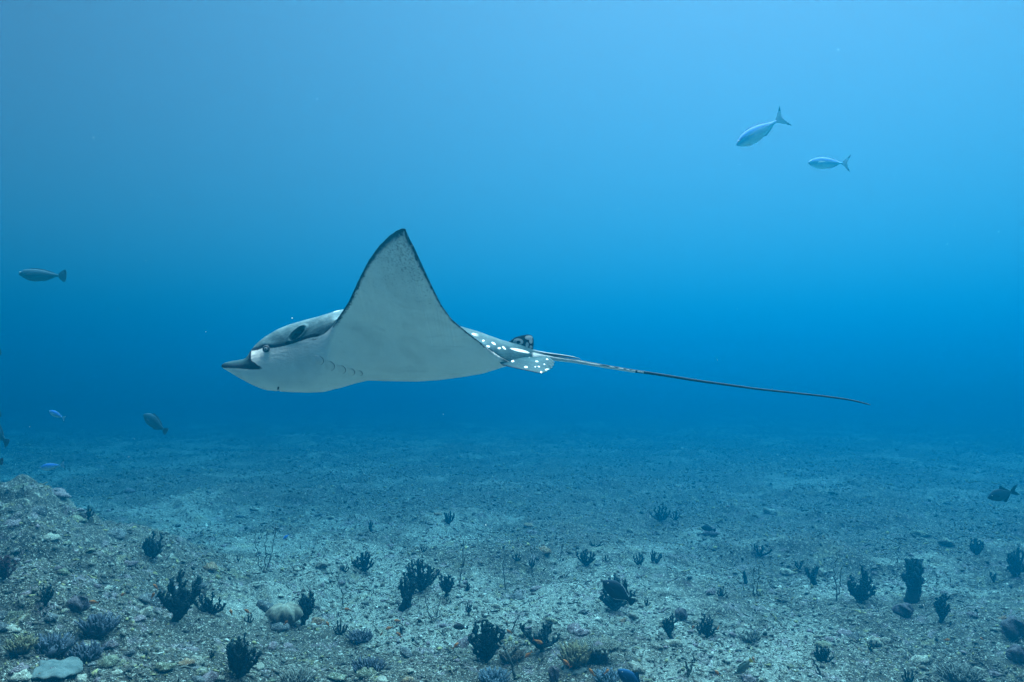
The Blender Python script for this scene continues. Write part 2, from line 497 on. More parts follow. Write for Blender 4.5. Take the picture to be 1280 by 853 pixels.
    # cluster additionally near the wing margin
    S = np.sign(S) * np.abs(S) ** 0.85
    verts, tip_a, lat_a, up_a = [], [], [], []
    def section(i, s, upper):
        w = W[i]; sa = np.abs(s); lat = sa * w
        c0 = np.clip(ez[i], bot[i], top[i]) if wing[i] < 1e-3 else (1 - wing[i]) * np.clip(ez[i], bot[i], top[i]) + wing[i] * (0.42 * top[i] + 0.58 * bot[i])
        e = ez[i]
        rise_near = e - c0
        rise_far = rise_near * np.where(wing[i] > 0, 1 - 0.52 * wing[i], 1)
        rise = np.where(s >= 0, rise_near, rise_far)
        mid = c0 + rise * sa ** (1.0 + 0.35 * wing[i])
        ell = np.sqrt(np.clip(1 - sa ** 2.4, 0, 1))
        bw = 0.235
        gw = np.clip(1 - (lat / (bw if upper else bw * 1.15)) ** 2, 0, 1) ** 2
        gw = 0.88 * gw + 0.12 * np.clip(1 - sa ** 2, 0, 1) ** 1.5
        gg = (1 - wing[i]) * ell + wing[i] * gw
        thin = wing[i] * 0.010 * np.sqrt(np.clip(1 - sa ** 4, 0, 1)) * (1 - 0.5 * np.clip(lat / 0.86, 0, 1))
        if upper: z = mid + (top[i] - c0) * gg + thin
        else: z = mid - (c0 - bot[i]) * gg - thin
        return lat, z
    # tail centre line curls very slightly away
    bend = 0.18 * np.clip((XS - 0.1) / 1.4, 0, 1) ** 2
    for i in range(n):
        for upper in (True, False):
            ss = S if upper else S[::-1][1:-1]
            lat, z = section(i, ss, upper)
            y = YB + bend[i] - ss * W[i]
            for k in range(len(ss)):
                verts.append((XS[i], y[k], z[k])); lat_a.append(lat[k]); up_a.append(1.0 if upper else 0.0)
    V = np.array(verts); lat_a = np.array(lat_a); up_a = np.array(up_a)
    ring = 4 * K
    idx = np.arange(n * ring).reshape(n, ring)
    F = []
    for i in range(n - 1):
        a, b_ = idx[i], idx[i + 1]
        for k in range(ring):
            F.append((int(a[k]), int(a[(k + 1) % ring]), int(b_[(k + 1) % ring]), int(b_[k])))
    F.append(tuple(int(q) for q in idx[0][::-1])); F.append(tuple(int(q) for q in idx[-1]))
    # flank coordinates used to lay out markings alike on both sides of the animal
    yn = YB - np.abs(V[:, 1] - YB - bend.repeat(ring)) + bend.repeat(ring)
    zc = V[:, 2] - CAMZ
    fw = yn * cp + zc * sp
    spx = PW / 2 + FPX * V[:, 0] / fw
    spy = PH / 2 - FPX * (zc * cp - yn * sp) / fw
    # ---- relief: spiracles, mouth, jaw crease, brow
    def local(px, py): return at(px, py, YB)
    ang = math.radians(41)
    u_ = np.array([math.cos(ang), math.sin(ang)]); w_ = np.array([-u_[1], u_[0]])
    rx, rz = (spx - 371.5), -(spy - 417.5)
    a1 = rx * u_[0] + rz * u_[1]; a2 = rx * w_[0] + rz * w_[1]
    q = np.sqrt((a1 / 12.0) ** 2 + (a2 / 4.6) ** 2)
    isside = (np.abs(V[:, 1] - YB) > 0.035) & (spx > 350) & (spx < 392)
    hole = (1 - sstep(0.72, 1.05, q)) * isside
    rim = np.exp(-((q - 1.18) / 0.22) ** 2) * isside
    sgn = np.where(V[:, 1] < YB, 1.0, -1.0)
    V[:, 1] += sgn * hole * 0.035
    V[:, 2] -= hole * 0.012
    V[:, 1] -= sgn * rim * 0.005
    V[:, 2] += rim * 0.003
    # mouth slit on the underside and the nasal flap crease ahead of it
    under = (up_a < 0.5) & (np.abs(V[:, 1] - YB) < 0.075)
    mouth = np.exp(-((spx - 347.5 - 250 * (V[:, 1] - YB) ** 2) / 1.5) ** 2) * under * sstep(483.5, 486, spy)
    V[:, 2] += mouth * 0.010
    # brow over the eye
    brow = np.exp(-((spx - 334) / 9) ** 2 - ((spy - 430.5) / 4.0) ** 2) * (np.abs(V[:, 1] - YB) > 0.03)
    V[:, 1] -= sgn * brow * 0.006
    # serration of the trailing wing margin: a few nicks near the tip
    # ---- attributes
    me = bpy.data.meshes.new('body')
    me.from_pydata((V - ORG).tolist(), [], F)
    me.polygons.foreach_set('use_smooth', [True] * len(me.polygons))
    # distance to wing margin, measured on the animal
    wi = np.where((W > 0.15) & ~ontail)[0]
    ee = np.concatenate([V[idx[wi, 0]], V[idx[wi, 2 * K]]])
    De = np.full(len(V), 1.0)
    cand = np.where((lat_a > 0.06) & (spx > 340) & (spx < 680))[0]
    for s0 in range(0, len(cand), 3000):
        blk = V[cand[s0:s0 + 3000]]
        De[cand[s0:s0 + 3000]] = np.sqrt(((blk[:, None] - ee[None]) ** 2).sum(-1)).min(1)
    tipd = np.clip((lat_a - 0.22) / 0.62, 0, 1) ** 1.3
    tipd = np.maximum(tipd, 0.55 * np.exp(-De / 0.035)) * (De < 0.9)
    # broaden dark margin towards the leading edge and the tip
    lead = (V[:, 0] < at(505, 0, YB - .85)[0])
    De2 = De / np.where(lead, 1.15, 0.68) / (1 + 0.9 * np.clip((lat_a - 0.5) / 0.36, 0, 1))
    De2 = np.where(up_a > 0.5, 1.0, De2)
    dors = up_a.copy()
    hl = np.interp(spx, [277, 313, 322, 331, 340, 352, 365, 380, 392], [449, 439, 437.5, 434, 435.2, 433.5, 430, 424.8, 421])
    hd = sstep(-2.4, 2.4, hl - spy)
    wgt = sstep(398, 385, spx)
    dors = wgt * hd + (1 - wgt) * dors
    dors = np.where(spx > 676, sstep(-0.5, 0.6, (np.interp(spx, XS * FPX / (YB + bend) + 640, HORIZON - FPX * (midt - CAMZ) / (YB + bend)) - spy)), dors)
    dark = np.zeros(len(V))
    # dark upper bill and the smudge running back from it
    bl = np.interp(spx, [277, 290, 312, 322, 336], [460.5, 460.8, 462.5, 462.5, 462.5]); bt = np.interp(spx, [277, 308, 313, 322, 338], [440, 445, 449, 455.5, 460.5])
    dark = np.maximum(dark, sstep(-1.8, 1.8, bl - spy) * sstep(-2.0, 2.5, spy - bt) * sstep(340, 318, spx) * 0.88)
    dors = np.maximum(dors, sstep(-1.0, 1.5, bl - 1.5 - spy) * sstep(318, 310, spx))
    dark = np.where(spx < 311, dark * (0.50 + 0.50 * sstep(453, 459.5, spy)), dark)
    # dark line below the crown through the eye, running into the wing's leading edge
    hb = np.exp(-((spy - hl + 1.8) / 2.9) ** 2) * sstep(311, 316, spx) * sstep(412, 400, spx)
    dark = np.maximum(dark, hb * 0.9)
    dark = np.maximum(dark, hole * 1.2)
    dark = np.maximum(dark, np.exp(-((spx - np.interp(spy, [432, 446], [314.5, 312])) / 1.4) ** 2) * (spy < 450) * (spy > 425))
    dark = np.maximum(dark, mouth * 0.95 * (np.abs(V[:, 1] - YB) > 0.0))
    dark = np.maximum(dark, (spx > 795) * 0.95)
    # black upper tail, white flank of the tail
    tl = sstep(676, 690, spx) * (up_a > 0.5) * (dors > 0.6)
    dark = np.maximum(dark, tl * 0.9 * sstep(0.35, 0.75, (V[:, 2] - np.interp(V[:, 0], XS, midt)) / np.maximum(np.interp(V[:, 0], XS, tail_half), 1e-4)))
    rel = (V[:, 2] - np.interp(V[:, 0], XS, midt)) / np.maximum(np.interp(V[:, 0], XS, tail_half), 1e-4)
    mark = sstep(660, 672, spx) * sstep(760, 742, spx) * sstep(0.62, 0.40, rel) * sstep(-0.9, -0.6, rel)
    for c in (765, 776, 785, 792, 801):
        mark = np.maximum(mark, sstep(4.0, 2.4, np.abs(spx - c)) * sstep(0.6, 0.3, rel) * sstep(-0.6, -0.3, rel))
    def spot(px, py, a, b2, rot=0):
        nonlocal mark
        c, s_ = math.cos(R(rot)), math.sin(R(rot))
        X_, Y_ = spx - px, spy - py
        r_ = np.sqrt(((X_ * c + Y_ * s_) / a) ** 2 + ((-X_ * s_ + Y_ * c) / b2) ** 2)
        mark = np.maximum(mark, sstep(1.0, 0.45, r_) * (up_a > 0.5))
    spot(617, 429.5, 4.2, 1.5, 35); spot(624, 435.4, 2.4, 1.8); spot(630, 435, 4, 1.5, 45); spot(650, 438.4, 17, 2.3, 13)
    spot(610, 433.2, 3.2, 1.8, 10); spot(604, 426, 2.0, 1.4)
    mark = np.where(dark > 0.93, np.where(spx > 758, mark, mark * 0), mark)
    dots = up_a * sstep(395, 470, spx) * sstep(0.02, 0.05, De) * sstep(600, 585, spx)
    for nm, arr in (('dorsal', dors), ('edge', De2), ('tip', tipd), ('mark', mark), ('dark', dark * (mark < 0.5)), ('dots', dots), ('crown', sstep(470, 415, spx) * sstep(300, 320, spx))):
        set_attr(me, nm, arr)
    me.materials.append(skin)
    body = obj('body', me, root)
    bpy.context.view_layer.update()

    # ---- helper: thin fin from a grid function
    def fin(name, P, nu, nv, thick, masks):
        """P(u,v) -> (px,py,lat) ; builds a closed thin plate"""
        us, vs_ = np.linspace(0, 1, nu), np.linspace(0, 1, nv)
        A, B, px_ = [], [], []
        G = np.array([[at(*(lambda q: (q[0], q[1], YB - q[2]))(P(u1, v1))) for v1 in vs_] for u1 in us])
        PX = np.array([[P(u1, v1)[:2] for v1 in vs_] for u1 in us])
        du, dv = np.gradient(G, axis=0), np.gradient(G, axis=1)
        N = np.cross(du, dv); N /= np.linalg.norm(N, axis=-1)[..., None] + 1e-12
        tt = thick * (1 - 0.85 * np.clip(vs_, 0, 1))[None, :, None]
        if name == 'pelvic_fin': pass
        Vv = np.concatenate([(G + N * tt).reshape(-1, 3), (G - N * tt).reshape(-1, 3)]) - ORG
        m = nu * nv
        id_ = np.arange(m).reshape(nu, nv)
        fs = []
        for i in range(nu - 1):
            for j in range(nv - 1):
                a, b2, c, d = id_[i, j], id_[i + 1, j], id_[i + 1, j + 1], id_[i, j + 1]
                fs.append((a, b2, c, d)); fs.append((d + m, c + m, b2 + m, a + m))
        loop = list(id_[:, 0]) + list(id_[-1, 1:]) + list(id_[::-1, -1][1:]) + list(id_[0, ::-1][1:-1])
        for k in range(len(loop)):
            a, b2 = loop[k], loop[(k + 1) % len(loop)]
            fs.append((b2, a, a + m, b2 + m))
        mm = bpy.data.meshes.new(name)
        mm.from_pydata(Vv.tolist(), [], [tuple(int(z) for z in f) for f in fs])
        mm.polygons.foreach_set('use_smooth', [True] * len(mm.polygons))
        vals = masks(PX.reshape(-1, 2))
        for nm in ('dorsal', 'edge', 'tip', 'mark', 'dark', 'dots'):
            v0 = vals.get(nm, {'edge': 1.0}.get(nm, 0.0)) * np.ones(m)
            set_attr(mm, nm, np.concatenate([v0, v0]))
        mm.materials.append(skin)
        return obj(name, mm, root)
    # pelvic fins: fan with scalloped end, sloping down and outwards
    outer = np.array([(612, 441, .10), (628, 456.5, .17), (640, 459.6, .185), (658, 463.4, .20), (672, 466.4, .205), (678, 466.9, .20), (683, 464.6, .185), (688, 461.8, .165), (692, 457.5, .14), (693, 453.0, .11), (690, 449.6, .075), (684, 447.5, .045)])
    inner = np.array([(606, 433, .03), (618, 437, .03), (630, 440, .028), (645, 443, .024), (656, 445, .02), (662, 446, .018), (666, 446.3, .016), (670, 446.5, .014), (673, 446.7, .012), (676, 446.8, .01), (679, 446.9, .008), (680, 447, .006)])
    tt_ = np.linspace(0, 1, len(outer))
    def mk_pelvic(side):
        def P(u1, v1):
            o = [np.interp(u1, tt_, outer[:, j]) for j in range(3)]; i_ = [np.interp(u1, tt_, inner[:, j]) for j in range(3)]
            ser = 0.035 * math.sin(u1 * 95) * (u1 > 0.52) * v1
            w = v1 * (1 + ser)
            px, py, l = (i_[j] + (o[j] - i_[j]) * w for j in range(3))
            py += 2.0 * math.sin(v1 * math.pi) * -0.8
            return (px, py, side * l)
        def masks(Q):
            x, y = Q[:, 0], Q[:, 1]
            mk = np.zeros(len(x))
            for (cx, cy_, a, b2, ro) in ((640.5, 451.8, 2.9, 2.3, 20), (642.5, 442.8, 2.6, 1.1, 15), (661, 447.2, 2.4, 1.0, 8), (671, 452.8, 2.6, 1.1, 8), (657.5, 459.3, 2.7, 1.7, 10), (684, 449.8, 2.2, 0.9, 10), (673.5, 459.0, 2.2, 0.9, 15), (683.5, 462.3, 3.2, 1.1, -12), (676.5, 465.6, 1.9, 1.6, 60), (628, 447.0, 1.9, 1.2, 20), (669, 459.2, 1.2, .9, 0), (680.5, 456, 1.4, .8, 0)):
                c, s_ = math.cos(R(ro)), math.sin(R(ro))
                r_ = np.hypot(((x - cx) * c + (y - cy_) * s_) / a, (-(x - cx) * s_ + (y - cy_) * c) / b2)
                mk = np.maximum(mk, sstep(1.0, 0.45, r_))
            ln = np.interp(x, [628, 640, 658, 672, 678], [455.6, 458.6, 462.5, 465.6, 466.2])
            dk = sstep(-1.0, 0.6, y - ln) * (x < 677)
            return {'dorsal': 1.0, 'mark': mk, 'dark': dk * (mk < .4)}
        return fin('pelvic_fin', P, 96, 44, 0.004, masks)
    mk_pelvic(1); mk_pelvic(-1)
    # dorsal fin
    db = np.array([(636.5, 427.5), (645, 431.5), (654, 435.5), (662, 438.5), (666.5, 439.5)])
    dt = np.array([(637, 427.2), (643, 422.3), (651, 419.8), (659.5, 418.3), (664.3, 419.4), (666.9, 423.5), (667.2, 430), (666.2, 436.2), (666.5, 439.0)])
    def Pd(u1, v1):
        b2 = [np.interp(u1, np.linspace(0, 1, len(db)), db[:, j]) for j in range(2)]; t2 = [np.interp(u1, np.linspace(0, 1, len(dt)), dt[:, j]) for j in range(2)]
        return (b2[0] + (t2[0] - b2[0]) * v1, b2[1] + (t2[1] - b2[1]) * v1, 0.006 * math.sin(v1 * 2))
    def md(Q):
        x, y = Q[:, 0], Q[:, 1]
        r1 = np.hypot((x - 647.6) / 6.3, (y - 427.6) / 4.2); r1i = np.hypot((x - 648.2) / 2.7, (y - 427.8) / 1.8)
        a = sstep(1.15, 0.9, r1) * sstep(0.85, 1.15, r1i)
        b2 = sstep(1.2, 0.85, np.hypot((x - 660.8) / 4.6, (y - 422.3) / 2.6)); b3 = sstep(1.2, .85, np.hypot((x - 663.6) / 2.1, (y - 426.2) / 3.6))
        c = sstep(1.2, 0.85, np.hypot((x - 659) / 2.0, (y - 431.0) / 2.9)); d = sstep(1.2, .85, np.hypot((x - 663.8) / 1.7, (y - 434.0) / 2.0))
        mk = np.maximum.reduce([a, b2, b3, c, d])
        return {'dorsal': 1.0, 'mark': mk, 'dark': 0.9 * (mk < 0.4)}
    fin('dorsal_fin', Pd, 80, 60, 0.005, md)
    # venomous spine lying on the tail
    m = MB()
    pts = [at(p, q_, YB - 0.004) for p, q_ in ((668, 439.2), (678, 441.6), (690, 443.3), (705, 445.0), (716, 446.6), (725, 448.6))]
    m.tube([p - ORG for p in pts], [.0045, .0055, .005, .004, .003, .001], 8)
    dk, nt_, b_ = material('ray_spine'); b_.inputs['Base Color'].default_value = (0.03, 0.04, 0.055, 1); b_.inputs['Roughness'].default_value = 0.5
    m.build('tail_spine', dk, root)
    # eyes
    eyem, nt, b = material('ray_eye'); g = NG(nt)
    r_ = g.math('LENGTH' if False else 'ADD', 0, 0)
    sep = g.n('ShaderNodeSeparateXYZ'); nt.links.new(g.objc(), sep.inputs[0])
    x_, z_ = sep.outputs[0], sep.outputs[2]
    rad = g.math('SQRT', g.math('ADD', g.math('MULTIPLY', x_, x_), g.math('MULTIPLY', z_, z_)))
    iris = g.mix(g.step(rad, 0.0062, 0.0070), (0.22, 0.27, 0.31), (0.012, 0.016, 0.022))
    sl = g.math('SQRT', g.math('ADD', g.math('POWER', g.math('MULTIPLY', x_, 2.1), 2.0), g.math('MULTIPLY', z_, z_)))
    iris = g.mix(g.step(sl, 0.0050, 0.0043), iris, (0.006, 0.007, 0.009))
    iris = g.mix(g.step(rad, 0.0103, 0.0112), iris, (0.55, 0.56, 0.56))
    nt.links.new(iris, b.inputs['Base Color']); b.inputs['Roughness'].default_value = 0.12
    lidm = simple_mat('ray_eyelid', (0.05, 0.06, 0.075), (0.10, 0.12, 0.14), 200, 0.6, 0.1, 0.002)
    for side in (1, -1):
        lat = 0.0965
        c = at(333.3, 436.6, YB - lat * 0.93) if side == 1 else None
        if side == -1:
            c = at(333.3, 436.6, YB - lat * 0.93); c = np.array([c[0], 2 * YB - c[1], c[2]])
        m = MB(); n_ = 20
        vs_, fs = [], []
        for i in range(n_ + 1):
            for j in range(n_ * 2):
                a, b2 = math.pi * i / n_, 2 * math.pi * j / (n_ * 2)
                vs_.append((0.0135 * math.sin(a) * math.cos(b2), 0.0115 * math.cos(a), 0.0125 * math.sin(a) * math.sin(b2)))
        for i in range(n_):
            for j in range(n_ * 2):
                fs.append((i * n_ * 2 + j, i * n_ * 2 + (j + 1) % (n_ * 2), (i + 1) * n_ * 2 + (j + 1) % (n_ * 2), (i + 1) * n_ * 2 + j))
        m.add(vs_, fs)
        e = m.build('eye', eyem, root, tuple(c - ORG))
        m = MB()
        ts = np.linspace(0, 2 * math.pi, 28)
        ringp = [(0.0126 * math.cos(t), -side * 0.0052 - 0.0 * math.sin(t), 0.0115 * math.sin(t)) for t in ts]
        m.tube(ringp, [0.0020 + 0.0012 * (math.sin(t) > 0) * math.sin(t) for t in ts], 8)
        m.build('eyelid', lidm, e)
    # gill flaps laid on the underside
    dg = bpy.context.evaluated_depsgraph_get()
    from mathutils.bvhtree import BVHTree
    bv = BVHTree.FromPolygons([tuple(p) for p in (V - ORG)], F)
    o0 = Vector((0, 0, CAMZ)) - Vector(ORG)
    gm = simple_mat('ray_gill_skin', (0.84, 0.81, 0.79), (0.78, 0.76, 0.75), 60, 0.55, 0.1, 0.002)
    gd = simple_mat('ray_gill_slit', (0.16, 0.17, 0.19), (0.22, 0.23, 0.25), 60, 0.6, 0, 0.002)
    def hit(px, py, lift, side):
        d = Vector(pdir(px, py)).normalized()
        h, nn, i_, di = bv.ray_cast(o0, d)
        if h is None: return None
        if nn.dot(d) > 0: nn = -nn
        p = np.array(h + nn * lift)
        if side == -1: p = np.array([p[0], 2 * (YB - ORG[1]) - p[1], p[2]])
        return p
    for side in (1, -1):
        for (cx, cy_, sz) in ((403.5, 449.0, 9.0), (417, 456.0, 9.6), (431.0, 460.6, 8.6), (442.5, 463.6, 7.2), (452.0, 465.2, 5.6)):
            # a soft lobe whose rear lower lip stands off the belly
            nu, nv = 15, 9
            vs_, ok = [], True
            for i in range(nu):
                t = -1 + 2 * i / (nu - 1)
                for j in range(nv):
                    w = j / (nv - 1)                       # 0 front root, 1 lip
                    ex = cx - sz * 1.2 + sz * 1.25 * w * math.sqrt(max(0, 1 - 0.75 * t * t)) + sz * 0.15 * t
                    ey = cy_ + t * sz * 0.66 + w * 1.3
                    p = hit(ex, ey, 0.0003 + 0.0030 * math.sin(w * math.pi * 0.62) ** 1.5 * (1 - t * t) - 0.0016 * (w == 0) - 0.0012 * (abs(t) > .99), side)
                    if p is None: ok = False; break
                    vs_.append(p)
                if not ok: break
            if not ok: continue
            fs = [(i * nv + j, (i + 1) * nv + j, (i + 1) * nv + j + 1, i * nv + j + 1) for i in range(nu - 1) for j in range(nv - 1)]
            # lip returns to the belly
            lip = [hit(*(cx + sz * 0.05 * 0 + (cx - sz * 1.2 + sz * 1.25 * math.sqrt(max(0, 1 - 0.75 * t * t)) + sz * 0.15 * t - cx) + 0.35, cy_ + t * sz * 0.66 + 1.4), -0.001, side) for t in np.linspace(-1, 1, nu)]
            if any(p is None for p in lip): continue
            b0 = len(vs_); vs_ += lip
            fs += [(i * nv + nv - 1, (i + 1) * nv + nv - 1, b0 + i + 1, b0 + i) for i in range(nu - 1)]
            m = MB(); m.add(vs_, fs)
            fl = m.build('gill_flap', gm, root)
            # the slit seen behind the lip
            m = MB()
            pth = [hit((cx - sz * 1.2 + sz * 1.25 * math.sqrt(max(0, 1 - 0.75 * t * t)) + sz * 0.15 * t) + 0.45, cy_ + t * sz * 0.66 + 1.4, 0.0001, side) for t in np.linspace(-0.9, 0.95, 12)]
            if all(p is not None for p in pth):
                m.tube(pth, [0.0005 + 0.0014 * math.sin(math.pi * (k + .5) / 12) for k in range(12)], 5)
                m.build('gill_slit', gd, fl)
    return root
build_ray()

# ------------------------------------------------------------------ corals, sponges and stones on the seabed
BLACK = simple_mat('black_coral', (0.010, 0.017, 0.020), (0.024, 0.036, 0.040), 60, 0.85, 0.4, 0.01, 0.15)
DARKRED = simple_mat('dark_red_coral', (0.035, 0.014, 0.016), (0.07, 0.030, 0.034), 60, 0.85, 0.4, 0.01, 0.15)
HOLD = simple_mat('coral_holdfast', (0.035, 0.04, 0.04), (0.14, 0.12, 0.11), 40, 0.9, 0.6, 0.02, 0.1)
TAN = simple_mat('tan_soft_coral', (0.095, 0.078, 0.048), (0.165, 0.135, 0.082), 50, 0.85, 0.4, 0.01, 0.15)
MUSH = simple_mat('leather_coral', (0.13, 0.115, 0.095), (0.22, 0.19, 0.155), 45, 0.85, 0.4, 0.01, 0.15)
SLATE = simple_mat('slate_finger_coral', (0.040, 0.046, 0.062), (0.085, 0.090, 0.115), 35, 0.85, 0.5, 0.01, 0.15)
BLUEC = simple_mat('blue_grey_coral', (0.065, 0.092, 0.125), (0.12, 0.15, 0.185), 35, 0.85, 0.5, 0.01, 0.15)
PLATE = simple_mat('pale_plate_coral', (0.055, 0.068, 0.07), (0.09, 0.102, 0.102), 18, 0.9, 0.4, 0.01, 0.1)
TABLE = simple_mat('table_coral', (0.085, 0.085, 0.075), (0.20, 0.19, 0.16), 70, 0.9, 0.5, 0.01, 0.1)
DOME = simple_mat('dome_coral', (0.085, 0.085, 0.08), (0.19, 0.18, 0.16), 60, 0.9, 0.5, 0.01, 0.1)
WHIP = simple_mat('sea_whip', (0.045, 0.05, 0.05), (0.09, 0.085, 0.075), 60, 0.85, 0.2, 0.003, 0.15)
BROWNT = simple_mat('brown_branch_coral', (0.06, 0.045, 0.035), (0.12, 0.09, 0.07), 60, 0.85, 0.3, 0.005, 0.15)
SPONGE = simple_mat('dark_sponge', (0.045, 0.035, 0.045), (0.11, 0.085, 0.095), 40, 0.9, 0.7, 0.02, 0.1)

def rock_material(name, c1, c2, c3):
    m, nt, b = material(name); g = NG(nt)
    v = g.pos()
    n1, n2, n3 = g.noise(v, 7, 4, 0.65), g.noise(v, 38, 4, 0.7), g.noise(v, 110, 2, 0.6)
    c = g.mix(g.step(n1, 0.42, 0.58), c1, c2)
    c = g.mix(g.step(n2, 0.45, 0.30), c, (0.05, 0.045, 0.045))
    c = g.mix(g.math('MULTIPLY', g.step(n2, 0.57, 0.68), 0.8), c, c3)
    c = g.mix(g.step(n3, 0.62, 0.72), c, (0.7, 0.68, 0.63))
    nt.links.new(c, b.inputs['Base Color'])
    b.inputs['Roughness'].default_value = 0.95; b.inputs['Specular IOR Level'].default_value = 0.01
    nt.links.new(g.bump(g.math('ADD', n2, g.math('MULTIPLY', n3, .5)), 0.9, 0.03), b.inputs['Normal'])
    return m
ROCKS = [rock_material('dead_coral_rock', (0.16, 0.14, 0.12), (0.27, 0.245, 0.205), (0.43, 0.41, 0.36)),
         rock_material('mauve_encrusted_rock', (0.11, 0.078, 0.088), (0.18, 0.135, 0.15), (0.33, 0.30, 0.30)),
         rock_material('turf_covered_rock', (0.085, 0.085, 0.06), (0.16, 0.145, 0.10), (0.34, 0.32, 0.26)),
         rock_material('dark_rock', (0.05, 0.05, 0.055), (0.10, 0.095, 0.10), (0.2, 0.19, 0.19)),
         rock_material('rusty_encrusted_rock', (0.17, 0.09, 0.055), (0.22, 0.14, 0.09), (0.36, 0.30, 0.24))]

def polyps(m, path, rad, rng, step, size):
    """knobby cups standing off a branch"""
    path = np.asarray(path); L = np.r_[0, np.cumsum(np.linalg.norm(np.diff(path, axis=0), axis=1))]
    t, k = step * rng.random(), rng.random() * 6
    while t < L[-1] - step * 0.3:
        p = np.array([np.interp(t, L, path[:, j]) for j in range(3)]); q = np.array([np.interp(min(t + 1e-3, L[-1]), L, path[:, j]) for j in range(3)])
        tan = (q - p); tan /= np.linalg.norm(tan) + 1e-9
        r = np.interp(t, L, rad)
        k += 2.4 + rng.uniform(-.4, .4)
        a = np.cross(tan, [0.3, 1, 0.2]); a /= np.linalg.norm(a); b = np.cross(tan, a)
        d = (math.cos(k) * a + math.sin(k) * b) * 0.8 + tan * 0.5; d /= np.linalg.norm(d)
        s0, s1 = p + d * r * 0.3, p + d * (r + size * rng.uniform(0.6, 1.2))
        m.tube([s0, s1], [size * 0.62, size * 0.55], 5)
        t += step * rng.uniform(0.6, 1.3)

